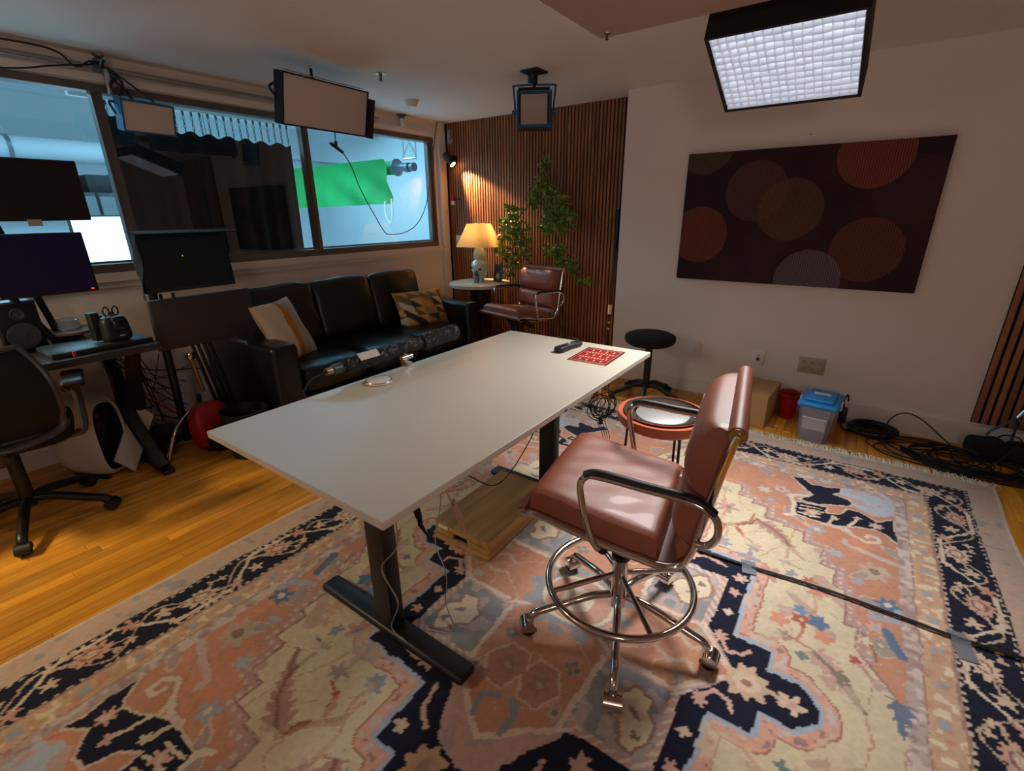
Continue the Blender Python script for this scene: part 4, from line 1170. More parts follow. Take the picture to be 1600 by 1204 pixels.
stm = [[(-2.10, 3.80, 0.2), (-2.2, 3.81, 0.7), (-2.22, 3.80, 1.1), (-2.28, 3.80, 1.45), (-2.38, 3.81, 1.85)], [(-2.10, 3.80, 0.2), (-2.35, 3.82, 0.75), (-2.58, 3.80, 1.0), (-2.66, 3.79, 1.25), (-2.50, 3.80, 1.45)],
       [(-2.10, 3.80, 0.2), (-2.15, 3.81, 0.6), (-2.18, 3.80, 0.9), (-2.10, 3.81, 0.95), (-1.98, 3.83, 0.78)], [(-2.58, 3.80, 1.0), (-2.66, 3.76, 0.90), (-2.64, 3.72, 0.80)]]
for s in stm:
    obj('stem', MB().tube(catmull(s, 8), 0.005, 6), M_STEM, pl, world=True)

# ================================================================== rolling stool
st = thing('rolling_stool', 'black round rolling stool beside the slatted wall', 'stool', (-1.175, 3.40, 0))
obj('seat', MB().lathe([(0, 0.435), (0.15, 0.435), (0.175, 0.45), (0.185, 0.475), (0.18, 0.50), (0.15, 0.515), (0.08, 0.52), (0, 0.52)], 40), M_FABRIC, st)
obj('seat_plate', MB().cyl((0, 0, 0.41), (0, 0, 0.436), 0.06, 0.09, 18), M_BLACK, st)
obj('gas_column', MB().cyl((0, 0, 0.09), (0, 0, 0.42), 0.026, n=18), M_BLACK, st)
office_base(st, 0.002, np.radians([285, 357, 69, 141, 213]), 0.25, 0.115, M_BLACK, M_BLACK, M_BLACK, 0.019, 0.022)

# ================================================================== tray table
ty = thing('tray_table', 'round terracotta tray table with a steel platter inlay', 'tray table', (-0.66, 2.19, RTH))
M_TERRA = mat('terracotta_enamel', (196, 96, 62), 0.4, var=0.06, vscale=8)
Z_ = 0.425
obj('tray', MB().lathe([(0, Z_ - 0.06), (0.192, Z_ - 0.06), (0.212, Z_ - 0.045), (0.216, Z_), (0.208, Z_ + 0.002), (0.190, Z_ - 0.004), (0.188, Z_ - 0.02), (0, Z_ - 0.02)], 64), M_TERRA, ty)
obj('platter', MB().lathe([(0, Z_ - 0.014), (0.125, Z_ - 0.014), (0.135, Z_ - 0.010), (0.180, Z_ + 0.006), (0.188, Z_ + 0.006), (0.188, Z_ + 0.009), (0.178, Z_ + 0.010), (0.132, Z_ - 0.006), (0.122, Z_ - 0.010), (0, Z_ - 0.010)], 64), mat('polished_steel', (200, 200, 198), 0.16, metal=1.0), ty)
obj('platter_well', MB().lathe([(0, Z_ - 0.0098), (0.130, Z_ - 0.0098), (0.126, Z_ - 0.008), (0, Z_ - 0.008)], 56), mat('satin_steel', (196, 198, 198), 0.42, metal=0.75, var=0.05, vscale=14), ty)
for k in range(3):
    a = math.radians(80 + 120 * k)
    obj('leg', MB().cyl((0.16 * math.cos(a), 0.16 * math.sin(a), Z_ - 0.055), (0.175 * math.cos(a), 0.175 * math.sin(a), 0), 0.007, n=8), M_BLACKM, ty)
obj('lower_shelf', MB().lathe([(0, 0.05), (0.185, 0.05), (0.19, 0.055), (0.19, 0.066), (0.183, 0.068), (0.18, 0.06), (0, 0.06)], 48), mat('petrol_enamel', (18, 62, 88), 0.5), ty)
# ================================================================== hanging softbox
sb = thing('softbox_light', 'lit black softbox with a white fabric grid, hanging over the desk end', 'studio light', (-0.41, 2.53, 1.91))
A_ = Vector((0, 2.747, 1.819)); B_ = Vector((0, 2.304, 2.003))
dv = (B_ - A_); HV = dv.length; dv.normalize()
nb = Vector((0, -dv.z, dv.y)); nb = nb if nb.z > 0 else -nb       # away from the face, up and back
SBX0, SBX1 = -0.672, -0.150
def sbp(x, t, d): return Vector((x, 0, 0)) + Vector((0, A_.y, A_.z)) + dv * (t * HV) + nb * d
def slab(m, x0, x1, t0, t1, d0, d1):
    V = [sbp(x, t, d) for d in (d0, d1) for t in (t0, t1) for x in (x0, x1)]
    m.add(V, [(0, 2, 3, 1), (4, 5, 7, 6), (0, 1, 5, 4), (2, 6, 7, 3), (0, 4, 6, 2), (1, 3, 7, 5)])
M_SBOX = mat('softbox_nylon', (14, 13, 14), 0.7)
M_GRIDF = bpy.data.materials.new('grid_fabric'); M_GRIDF.use_nodes = True
nt = M_GRIDF.node_tree; nt.nodes.remove(nt.nodes['Principled BSDF'])
d1 = nt.nodes.new('ShaderNodeBsdfDiffuse'); d1.inputs[0].default_value = (0.62, 0.64, 0.68, 1)
t1_ = nt.nodes.new('ShaderNodeBsdfTranslucent'); t1_.inputs[0].default_value = (0.5, 0.52, 0.55, 1)
mx = nt.nodes.new('ShaderNodeMixShader'); mx.inputs[0].default_value = 0.12
nt.links.new(d1.outputs[0], mx.inputs[1]); nt.links.new(t1_.outputs[0], mx.inputs[2]); nt.links.new(mx.outputs[0], nt.nodes['Material Output'].inputs[0])
GD = 0.046
for x0, x1, t0, t1, nm in ((SBX0 - 0.012, SBX0, -0.02, 1.0, 'side_panel'), (SBX1, SBX1 + 0.012, -0.02, 1.0, 'side_panel'), (SBX0 - 0.012, SBX1 + 0.012, -0.025, 0.0, 'side_panel'), (SBX0 - 0.012, SBX1 + 0.012, 1.0, 1.025, 'side_panel')):
    m = MB(); slab(m, x0, x1, t0, t1, -0.004, 0.11); obj(nm, m, M_SBOX, sb, world=True)
m = MB(); slab(m, SBX0 - 0.012, SBX1 + 0.012, -0.025, 1.025, 0.11, 0.125); obj('back_panel', m, M_SBOX, sb, world=True)
M_DIFF = mat('softbox_diffuser', (255, 255, 255), 0.9, emis=(246, 248, 255), estr=SOFT_STR)
m = MB(); slab(m, SBX0, SBX1, 0, 1, GD + 0.004, GD + 0.006); obj('diffuser', m, M_DIFF, sb, world=True)
for k in range(0, 17):
    x = SBX0 + (SBX1 - SBX0) * k / 16
    V = []; F = []
    for i in range(25):
        t = i / 24
        w_ = (0.0022 * math.sin(9 * t + k * 1.7) + 0.0012 * math.sin(31 * t + k)) if 0 < k < 16 else (0.003 if k == 0 else -0.003)
        V += [sbp(x + w_, t, 0.0), sbp(x + 0.4 * w_, t, GD)]
    for i in range(24): F.append((2 * i, 2 * i + 1, 2 * i + 3, 2 * i + 2))
    obj('grid_strip', MB().add(V, F, True), M_GRIDF, sb, world=True)
for k in range(0, 13):
    t = k / 12
    V = []; F = []
    for i in range(33):
        x = SBX0 + (SBX1 - SBX0) * i / 32
        w_ = (0.005 * math.sin(i * 0.9 + k * 2.1) + 0.003 * math.sin(i * 0.37 + k)) if 0 < k < 12 else (0.006 if k == 0 else -0.006)
        V += [sbp(x, t + w_, 0.0), sbp(x, t + 0.4 * w_, GD)]
    for i in range(32): F.append((2 * i, 2 * i + 1, 2 * i + 3, 2 * i + 2))
    obj('grid_strip', MB().add(V, F, True), M_GRIDF, sb, world=True)
bl = area_light('softbox_beam', sbp(-0.411, 0.5, -0.012), sbp(-0.411, 0.5, -1.0), SBX1 - SBX0 - 0.02, HV - 0.02, SOFT_W, (1.0, 0.965, 0.93), 104)
hg = MB(); hg.cyl(sbp(-0.41, 0.5, 0.12), Vector((-0.41, 2.62, ZC)), 0.014, n=10); hg.box((-0.41, 2.62, ZC - 0.006), (0.1, 0.1, 0.012))
obj('ceiling_hanger', hg, M_BLACK, sb, world=True)

# ================================================================== unlit LED panels
M_PFACE = mat('led_diffuser', (204, 188, 180), 0.6, var=0.03, vscale=5)
def led_panel(label, c, w_, h_, rz, tilt, hang, blue_frame, barn=False):
    t = thing('led_panel', label, 'studio light', c, 0)
    R = Matrix.Rotation(rz, 4, 'Z') @ Matrix.Rotation(tilt, 4, 'Y')       # face looks along +X
    def bx(m, x0, x1, y0, y1, z0, z1): m.box(((x0 + x1) / 2, (y0 + y1) / 2, (z0 + z1) / 2), (x1 - x0, y1 - y0, z1 - z0), M=R)
    fm = blue_frame
    m = MB(); bx(m, -0.07, -0.012, -w_ / 2, w_ / 2, -h_ / 2, h_ / 2); obj('housing', m, M_BLACK, t)
    for a in ((-w_ / 2 - 0.008, -w_ / 2, -h_ / 2 - 0.008, h_ / 2 + 0.008), (w_ / 2, w_ / 2 + 0.008, -h_ / 2 - 0.008, h_ / 2 + 0.008), (-w_ / 2, w_ / 2, h_ / 2, h_ / 2 + 0.008), (-w_ / 2, w_ / 2, -h_ / 2 - 0.008, -h_ / 2)):
        m = MB(); bx(m, -0.075, 0.001, *a); obj('frame_bar', m, fm, t)
    m = MB(); bx(m, -0.012, -0.004, -w_ / 2, w_ / 2, -h_ / 2, h_ / 2); obj('diffuser', m, M_PFACE, t)
    if barn:
        m = MB(); bx(m, -0.06, 0.05, w_ / 2 + 0.012, w_ / 2 + 0.02, -h_ / 2 - 0.01, h_ / 2 - 0.03); obj('barn_door', m, M_BLACK, t)
        m = MB(); bx(m, -0.02, 0.014, -w_ / 2, w_ / 2 - 0.06, h_ / 2 + 0.013, h_ / 2 + 0.017); obj('barn_door', m, M_RAIL, t)
    y = MB()
    y.tube(catmull([(-0.04, -w_ / 2 - 0.02, 0), (-0.09, -w_ / 2 - 0.02, 0.05), (-0.13, -w_ / 4, h_ / 2 - 0.03), (-0.13, w_ / 4, h_ / 2 - 0.03), (-0.09, w_ / 2 + 0.02, 0.05), (-0.04, w_ / 2 + 0.02, 0)], 6), 0.007, 6)
    y.v = [tuple(R @ Vector(q)) for q in y.v]
    obj('yoke', y, fm, t)
    p0 = R @ Vector((-0.13, 0, h_ / 2 - 0.03))
    obj('hanger_rod', MB().tube(catmull([p0, (p0.x - 0.02, 0, p0.z + 0.02), (hang[0] - c[0], hang[1] - c[1], hang[2] - c[2])], 5), 0.009, 8), M_BLACK, t)
    return t
M_NAVYM = mat('dark_blue_metal', (20, 28, 52), 0.5, metal=0.3)
led_panel('large unlit LED panel hanging in front of the window', (-2.78, 2.02, 1.965), 0.585, 0.245, math.radians(3), math.radians(14), (-2.95, 2.05, ZC), M_NAVYM, True)
led_panel('small unlit LED panel with blue frame clamped at the window bar', (-3.36, 1.275, 1.868), 0.245, 0.140, math.radians(4), math.radians(14), (-3.58, 1.17, ZH + 0.09), M_BLUEM)
cl = thing('rail_clamp', 'cluttered grip clamp fixed on the window rail above the small LED panel', 'clamp', (XL + 0.05, 1.17, ZH + 0.05))
m = MB(); m.rbox((XL + 0.06, 1.17, ZH + 0.075), (0.05, 0.05, 0.05), 0.006); m.cyl((XL + 0.08, 1.17, ZH + 0.07), (XL + 0.14, 1.17, ZH + 0.10), 0.006, n=8); m.box((XL + 0.10, 1.17, ZH + 0.11), (0.012, 0.06, 0.012), rot=(0.5, 0, 0)); m.box((XL + 0.10, 1.17, ZH + 0.11), (0.012, 0.06, 0.012), rot=(-0.5, 0, 0))
obj('clamp_jaw', m, M_GUN, cl, world=True)
obj('clamp_arm', MB().rbox((XL + 0.09, 1.19, ZH), (0.03, 0.03, 0.12), 0.006), M_STEEL, cl, world=True)
obj('cable_bundle', MB().tube(catmull([(XL + 0.10, 1.20, ZH + 0.06), (XL + 0.13, 1.24, ZH), (XL + 0.12, 1.22, ZH - 0.06), (XL + 0.10, 1.19, ZH - 0.02), (XL + 0.12, 1.23, ZH + 0.03)], 6), 0.008, 6), M_RUBBER, cl, world=True)

# small yoke-mounted fixture by the slatted wall
yk = thing('yoke_light', 'small blue-framed light with honeycomb face hanging from the ceiling', 'studio light', (-1.90, 2.92, ZC))
R = Matrix.Translation((-1.915, 2.945, 1.985)) @ Matrix.Rotation(math.radians(31), 4, 'Z') @ Matrix.Rotation(math.radians(-6), 4, 'X')
def ykbox(nm, c, s, m_):
    m = MB(); m.box(c, s, M=R); return obj(nm, m, m_, yk, world=True)
ykbox('housing', (0, 0.045, 0), (0.20, 0.09, 0.205), M_BLACK)
for c, s in (((-0.105, 0.03, 0), (0.012, 0.11, 0.215)), ((0.105, 0.03, 0), (0.012, 0.11, 0.215)), ((0, 0.0, 0.098), (0.20, 0.03, 0.016)), ((0, 0.0, -0.098), (0.20, 0.03, 0.020))):
    ykbox('frame_bar', c, s, M_BLUEM)
ykbox('lens', (0, 0.0, 0), (0.17, 0.006, 0.18), M_PFACE)
m = MB()
for k in range(1, 14): m.box((-0.085 + 0.17 * k / 14, -0.006, 0), (0.0016, 0.008, 0.18), M=R)
for k in range(1, 15): m.box((0, -0.006, -0.09 + 0.18 * k / 15), (0.17, 0.008, 0.0016), M=R)
o = obj('honeycomb', m, M_PFACE, yk, world=True); o['kind'] = 'stuff'
ykbox('barn_door', (0.112, -0.04, 0.0), (0.004, 0.07, 0.18), M_BLACK); ykbox('barn_door', (0, -0.035, -0.118), (0.17, 0.06, 0.004), M_BLACK); ykbox('barn_door', (0, -0.03, 0.112), (0.2, 0.05, 0.004), M_BLACK)
y = MB().tube(catmull([(-0.125, 0.04, 0.0), (-0.128, 0.04, 0.06), (-0.135, 0.04, 0.135), (-0.115, 0.04, 0.155), (0.115, 0.04, 0.155), (0.135, 0.04, 0.135), (0.128, 0.04, 0.06), (0.125, 0.04, 0.0)], 6), 0.006, 8)
y.v = [tuple(R @ Vector(q)) for q in y.v]; obj('yoke', y, M_BLUEM, yk, world=True)
for s in (-1, 1):
    k = MB().cyl((s * 0.11, 0.04, 0), (s * 0.145, 0.04, 0), 0.012, n=12); k.v = [tuple(R @ Vector(q)) for q in k.v]; obj('pivot_knob', k, M_BLUEM, yk, world=True)
q0 = R @ Vector((0, 0.04, 0.155))
m = MB(); m.cyl(q0, (-1.90, 2.92, ZC - 0.005), 0.014, n=12); m.rbox(((q0.x - 1.9) / 2, (q0.y + 2.92) / 2, (q0.z + ZC) / 2), (0.035, 0.035, 0.06), 0.006)
obj('mount', m, M_BLACK, yk, world=True)
obj('ceiling_plate', MB().rbox((-1.90, 2.92, ZC - 0.006), (0.13, 0.13, 0.012), 0.003, 1), M_BLACK, yk, world=True)
obj('pulley_tag', MB().rbox((q0.x - 0.03, q0.y - 0.01, q0.z + 0.035), (0.02, 0.02, 0.045), 0.004), M_BLUEM, yk, world=True)

# ================================================================== ceiling fittings
o = thing('smoke_detector', 'white smoke detector on the ceiling near the slatted wall', 'smoke detector', (-3.12, 3.03, ZC))
obj('detector_body', MB().lathe([(0, -0.045), (0.04, -0.045), (0.048, -0.03), (0.055, -0.012), (0.06, 0), (0, 0)], 24), M_WHITEP, o)
obj('detector_lamp', MB().blob((0.03, -0.03, -0.04), (0.012, 0.012, 0.012), 2, 3), M_WHITEP, o)
def sprinkler(label, x, y, z, k=1.0):
    o = thing('sprinkler', label, 'sprinkler', (x, y, z), 0, 'fire sprinklers'); o.scale = (k, k, k)
    obj('escutcheon', MB().lathe([(0, -0.004), (0.03, -0.004), (0.034, 0), (0, 0)], 20), M_STEEL, o)
    obj('sprinkler_head', MB().lathe([(0, -0.045), (0.016, -0.045), (0.016, -0.041), (0.008, -0.038), (0.007, -0.02), (0.011, -0.012), (0.011, 0), (0, 0)], 14), mat('bronze', (96, 74, 56), 0.35, metal=0.9), o)
sprinkler('bronze fire sprinkler on the pale ceiling above the large LED panel', -2.70, 2.375, ZC)
sprinkler('fire sprinkler at the corner of the brown soffit', -1.035, 2.14, 2.052, 0.5)
o = thing('ceiling_pipe', 'short capped pipe rising from the window head to the ceiling', 'pipe', (-3.60, 3.37, ZH + 0.045))
obj('pipe_body', MB().cyl((-3.60, 3.37, ZH + 0.045), (-3.60, 3.37, ZC - 0.03), 0.022, n=16), M_TRIM, o, world=True)
obj('pipe_collar', MB().lathe([(0, 0), (0.024, 0), (0.024, 0.02), (0.045, 0.028), (0.045, 0.035), (0, 0.035)], 20, (-3.60, 3.37, ZC - 0.035)), M_GUN, o, world=True)

# ================================================================== fittings on the slatted wall
sp = thing('wall_spotlight', 'small black cylinder spotlight lit on the slatted wall', 'spotlight', (-3.53, YS - 0.016, 1.83))
obj('mount_disc', MB().lathe([(0, 0), (0.045, 0), (0.045, 0.022), (0, 0.022)], 24, M=Matrix.Translation((-3.52, YS - 0.016, 1.86)) @ Matrix.Rotation(PI / 2, 4, 'X')), M_BLACK, sp, world=True)
h0 = Vector((-3.545, YS - 0.105, 1.895)); hd = Vector((0.62, 0.16, -0.72)).normalized()
obj('lamp_cylinder', MB().tube([h0 - hd * 0.02, h0 + hd * 0.105], 0.034, 20), M_BLACK, sp, world=True)
obj('lamp_lens', MB().tube([h0 + hd * 0.1055, h0 + hd * 0.109], 0.028, 18), mat('spot_glow', (255, 230, 190), 0.5, emis=(255, 205, 140), estr=22), sp, world=True)
obj('arm', MB().cyl((-3.52, YS - 0.03, 1.86), h0 + hd * 0.03, 0.010, n=10), M_BLACK, sp, world=True)
sd = bpy.data.lights.new('wall_spotlight_beam', 'SPOT'); sd.energy = 190; sd.color = (1.0, 0.62, 0.28); sd.spot_size = math.radians(56); sd.spot_blend = 0.6; sd.shadow_soft_size = 0.02
so = bpy.data.objects.new('wall_spotlight_beam', sd); COL.objects.link(so); so.location = h0 + hd * 0.125
so.rotation_euler = (Vector((0.66, 0.13, -0.74))).to_track_quat('-Z', 'Y').to_euler()
gl = thing('glass_sconce', 'small clear glass bottle shape fixed high on the slatted wall', 'ornament', (-3.53, YS - 0.016, 2.0))
M_CLEAR = mat('clear_glass', (230, 236, 240), 0.03, trans=0.85)
obj('glass_body', MB().lathe([(0, 0.0), (0.022, 0.004), (0.03, 0.02), (0.028, 0.05), (0.02, 0.065), (0.026, 0.085), (0.024, 0.11), (0.012, 0.13), (0, 0.135)], 20, (-3.53, YS - 0.055, 2.0)), M_CLEAR, gl, world=True)
m = MB(); m.cyl((-3.53, YS - 0.055, 2.0), (-3.53, YS - 0.055, 2.012), 0.025, n=16); m.cyl((-3.53, YS - 0.055, 2.062), (-3.53, YS - 0.016, 2.062), 0.006, n=8); m.cyl((-3.53, YS - 0.055, 2.058), (-3.53, YS - 0.055, 2.068), 0.024, n=16)
obj('chrome_fitting', m, M_CHROME, gl, world=True)
al = thing('call_point', 'small red and white alarm device on the slatted wall by the window', 'alarm', (-3.55, YS - 0.016, 1.46))
obj('white_base', MB().rbox((-3.55, YS - 0.03, 1.462), (0.045, 0.028, 0.04), 0.004), M_WHITEP, al, world=True)
obj('red_body', MB().rbox((-3.552, YS - 0.032, 1.512), (0.034, 0.032, 0.065), 0.006), mat('alarm_red', (196, 26, 30), 0.4), al, world=True)
obj('black_bracket', MB().rbox((-3.50, YS - 0.03, 1.50), (0.075, 0.02, 0.018), 0.003), M_BLACK, al, world=True)
sw = thing('light_switch', 'white rocker switch plate on the slatted wall', 'switch', (-3.50, YS - 0.016, 1.085))
obj('switch_plate', MB().rbox((-3.50, YS - 0.019, 1.085), (0.082, 0.006, 0.122), 0.003), M_WHITEP, sw, world=True)
obj('rocker', MB().rbox((-3.50, YS - 0.024, 1.085), (0.034, 0.006, 0.066), 0.002), M_WHITEP, sw, world=True)
po = thing('black_pole', 'thin black pole leaning on the slatted wall beside the white wall', 'pole', (-1.80, 3.90, 0))
pp0, pp1 = Vector((-1.745, 3.90, 0.0)), Vector((-1.725, 3.935, 1.385))
obj('pole_tube', MB().tube([pp0, pp0.lerp(pp1, 0.35), pp0.lerp(pp1, 0.351), pp1], [0.009, 0.009, 0.0145, 0.0145], 12), M_BLACK, po, world=True)
obj('grip_label', MB().tube([pp0.lerp(pp1, 0.37), pp0.lerp(pp1, 0.43)], 0.0152, 12), M_WHITEP, po, world=True)
m = MB()
for f_ in (0.27, 0.31): m.tube([pp0.lerp(pp1, f_), pp0.lerp(pp1, f_ + 0.012)], 0.0125, 12)
obj('clip', m, M_STEEL, po, world=True)
obj('pole_tip', MB().blob(pp1, (0.018, 0.018, 0.018), 2, 4), M_STEEL, po, world=True)
p2 = thing('light_stand', 'black light stand in front of the right slat panel', 'stand', (0.93, 3.66, 0))
m = MB(); m.cyl((0.90, 3.66, 0.30), (0.985, 3.69, 1.75), 0.013, n=10)
obj('stand_tube', m, M_BLACK, p2, world=True)
obj('stand_tip', MB().cyl((0.873, 3.65, 0.245), (0.90, 3.66, 0.31), 0.008, n=8), M_STEEL, p2, world=True)
obj('stand_collar', MB().rbox((0.965, 3.682, 0.52), (0.03, 0.03, 0.03), 0.004), M_WHITEP, p2, world=True)
for dx, dy in ((-0.10, -0.05), (0.10, -0.06), (0.02, 0.04)):
    obj('stand_leg', MB().tube([(0.873, 3.65, 0.25), (0.873 + dx, 3.65 + dy, 0.16), (0.873 + dx * 1.4, 3.65 + dy * 1.4, 0.008)], 0.007, 8), M_GUN, p2, world=True)

# ================================================================== fittings on the white wall
def plate(name, label, x, z, w_, h_, m_):
    t = thing(name, label, 'wall plate', (x, YW, z))
    obj('cover', MB().rbox((x, YW - 0.003, z), (w_, 0.006, h_), 0.002), m_, t, world=True)
    return t
t = plate('blank_switch', 'white wall switch plate beside the stool', -0.941, 0.355, 0.075, 0.118, M_WHITEP)
obj('toggle', MB().rbox((-0.941, YW - 0.0085, 0.355), (0.01, 0.010, 0.022), 0.002), M_WHITEP, t, world=True)
t = plate('data_socket', 'white data socket plate on the white wall above the cardboard box', -0.487, 0.355, 0.078, 0.118, M_WHITEP)
obj('jack', MB().box((-0.487, YW - 0.0066, 0.345), (0.020, 0.002, 0.022)), M_BLACK, t, world=True)
obj('jack', MB().box((-0.487, YW - 0.0066, 0.372), (0.010, 0.002, 0.008)), M_BLACK, t, world=True)
M_BEIGE = mat('beige_plastic', (176, 164, 138), 0.5)
t = plate('triple_outlet', 'beige triple power outlet on the white wall above the blue-lidded bin', -0.152, 0.352, 0.158, 0.112, M_BEIGE)
for i in (-1, 0, 1):
    for j in (-1, 1):
        x, z = -0.152 + i * 0.046, 0.352 + j * 0.021
        oo = obj('outlet', MB().rbox((x, YW - 0.0068, z), (0.032, 0.003, 0.028), 0.001, 1), M_BEIGE, t, world=True)
        m = MB(); m.box((-0.006, -0.0022, 0.004), (0.0025, 0.001, 0.008)); m.box((0.006, -0.0022, 0.004), (0.0025, 0.001, 0.008)); m.cyl((0, -0.0017, -0.007), (0, -0.0027, -0.007), 0.0026, n=8)
        m.v = [tuple(Vector(q) + Vector((x, YW - 0.0068, z))) for q in m.v]
        mi = t.matrix_basis.inverted(); m.v = [tuple(mi @ Vector(q)) for q in m.v]
        obj('slots', m, M_BLACK, oo)

# painting
pa = thing('painting', 'large dark canvas of overlapping striped red and grey circles', 'painting', (-0.42, YW, 1.31))
M_PAINT = bpy.data.materials.new('striped_canvas'); M_PAINT.use_nodes = True
nt = M_PAINT.node_tree; P_ = nt.nodes['Principled BSDF']; P_.inputs['Roughness'].default_value = 0.8; P_.inputs['Specular IOR Level'].default_value = 0.2
tc = nt.nodes.new('ShaderNodeTexCoord'); sx = nt.nodes.new('ShaderNodeSeparateXYZ'); nt.links.new(tc.outputs['Object'], sx.inputs[0])
def mth(op, a, b=None):
    n = nt.nodes.new('ShaderNodeMath'); n.operation = op
    for i, v in enumerate((a, b)):
        if v is None: continue
        if isinstance(v, (int, float)): n.inputs[i].default_value = v
        else: nt.links.new(v, n.inputs[i])
    return n.outputs[0]
nz = nt.nodes.new('ShaderNodeTexNoise'); nz.inputs['Scale'].default_value = 2.2; nz.inputs['Detail'].default_value = 3; nt.links.new(tc.outputs['Object'], nz.inputs['Vector'])
rp = nt.nodes.new('ShaderNodeValToRGB'); rp.color_ramp.elements[0].position = 0.35; rp.color_ramp.elements[0].color = (*lin(42, 32, 38), 1); rp.color_ramp.elements[1].position = 0.68; rp.color_ramp.elements[1].color = (*lin(66, 42, 42), 1)
nt.links.new(nz.outputs['Fac'], rp.inputs[0])
stp = mth('SINE', mth('MULTIPLY', sx.outputs[0], 2 * PI / 0.0135))
stp = mth('ADD', mth('MULTIPLY', stp, 0.30), 0.62)
cur = rp.outputs[0]
for cx_, cz_, r_, cl, kk in ((-0.592, 0.475, 0.187, (96, 80, 70), 0.9), (-0.243, 0.17, 0.188, (106, 70, 70), 0.85), (-0.027, 0.053, 0.190, (112, 80, 66), 0.8), (-0.578, -0.11, 0.19, (136, 72, 56), 0.9), (0.58, 0.153, 0.188, (76, 50, 54), 0.8), (0.365, 0.355, 0.188, (146, 74, 64), 0.95), (0.42, -0.184, 0.19, (120, 68, 62), 0.9), (0.137, -0.38, 0.19, (120, 112, 116), 0.85)):
    dd = mth('SQRT', mth('ADD', mth('POWER', mth('ABSOLUTE', mth('SUBTRACT', sx.outputs[0], cx_)), 2), mth('POWER', mth('ABSOLUTE', mth('SUBTRACT', sx.outputs[2], cz_)), 2)))
    mk = mth('MULTIPLY', mth('MULTIPLY', mth('LESS_THAN', dd, r_), stp), kk)
    m_ = nt.nodes.new('ShaderNodeMix'); m_.data_type = 'RGBA'; m_.inputs[7].default_value = (*lin(*cl), 1)
    nt.links.new(mk, m_.inputs[0]); nt.links.new(cur, m_.inputs[6]); cur = m_.outputs[2]
dk_ = nt.nodes.new('ShaderNodeMix'); dk_.data_type = 'RGBA'; dk_.blend_type = 'MULTIPLY'; dk_.inputs[0].default_value = 0.25
cb = nt.nodes.new('ShaderNodeCombineColor'); [nt.links.new(stp, cb.inputs[i]) for i in range(3)]
nt.links.new(cur, dk_.inputs[6]); nt.links.new(cb.outputs[0], dk_.inputs[7]); nt.links.new(dk_.outputs[2], P_.inputs['Base Color'])
obj('canvas', MB().rbox((0, -0.030, 0), (1.412, 0.030, 0.846), 0.003, 1, smooth=False), M_PAINT, pa)
obj('stretcher', MB().box((0, -0.0076, 0), (1.35, 0.015, 0.79)), mat('stretcher_wood', (150, 120, 84), 0.7), pa)
nl = MB().lathe([(0, 0), (0.004, 0), (0.004, 0.004), (0, 0.005)], 10, M=Matrix.Translation((-0.41, YW, 1.80)) @ Matrix.Rotation(PI / 2, 4, 'X'))
tag(obj('wall_nail', nl, M_GUN), 'small dark nail in the wall above the painting', 'nail')

# ================================================================== on the desk
R_ = RTH
pk = thing('charging_puck', 'round white charging pad on the desk', 'charger', (-1.455, 1.135, DZ))
obj('puck_body', MB().lathe([(0, 0), (0.047, 0), (0.05, 0.003), (0.05, 0.009), (0.047, 0.011), (0, 0.011)], 40), M_WHITEP, pk)
obj('puck_ring', MB().tube([(0.048 * math.cos(a), 0.048 * math.sin(a), 0.0095) for a in np.linspace(0, 2 * PI, 40, endpoint=False)], 0.0022, 6, closed=True), M_STEEL, pk)
rm = thing('remote_control', 'black remote control lying on the desk by the red mat', 'remote', (-1.078, 1.975, DZ), math.radians(84))
def rmf(q): return Vector((q.x, q.y * (1 - 0.16 * math.cos(q.x * 2.5)), q.z * (1 - 0.25 * q.x)))
obj('remote_body', MB().blob((0, 0, 0.013), (0.19, 0.050, 0.026), 5, 8, fn=rmf), M_BLACK, rm)
obj('key_pad', MB().blob((-0.01, 0, 0.024), (0.11, 0.036, 0.006), 4, 5), M_GUN, rm)
for k in range(4):
    obj('key', MB().lathe([(0, 0), (0.006, 0), (0.005, 0.003), (0, 0.003)], 10, (-0.045 + 0.024 * k, 0, 0.026)), M_WHITEP if k == 2 else M_BLACK, rm)
# little woven red mat
mt = thing('red_mat', 'small red woven mat with fringed ends lying on the desk', 'mat', (-0.908, 1.932, DZ), math.radians(3))
V = []; F = []; cols = []
NX, NY = 66, 84
RD, DR, CRM, BK = lin(158, 34, 36), lin(112, 22, 26), lin(206, 176, 146), lin(70, 34, 36)
for i in range(NX + 1):
    for j in range(NY + 1):
        u, v = i / NX, j / NY
        V.append((-0.0925 + 0.185 * u, -0.122 + 0.244 * v, 0.004 + 0.0008 * math.sin(9 * u) * math.sin(7 * v)))
        e = min(u, 1 - u, v, 1 - v)
        c = RD
        if e < 0.05: c = DR
        elif e < 0.075: c = CRM if (int(u * 60) + int(v * 80)) % 3 else DR
        elif e < 0.10: c = BK
        else:
            k = (v - 0.1) / 0.8 * 5
            if int(k) % 2 == 0: c = DR if int(u * 44) % 4 < 2 else RD
            if int(k) % 2 == 1 and 0.3 < (k % 1) < 0.7 and int(u * 40) % 3 == 0: c = CRM
            if int(k) % 2 == 0 and 0.2 < (k % 1) < 0.85 and int(u * 22) % 4 == 1: c = lin(196, 150, 120)
        cols.append(c)
for i in range(NX):
    for j in range(NY):
        a = i * (NY + 1) + j
        F.append((a, a + NY + 1, a + NY + 2, a + 1))
m = MB().add(V, F, True)
o = obj('woven_mat', m, vmat('woven_wool', 0.95, 0.4, 900), mt); colour_attr(o.data, np.array(cols))
m = MB()
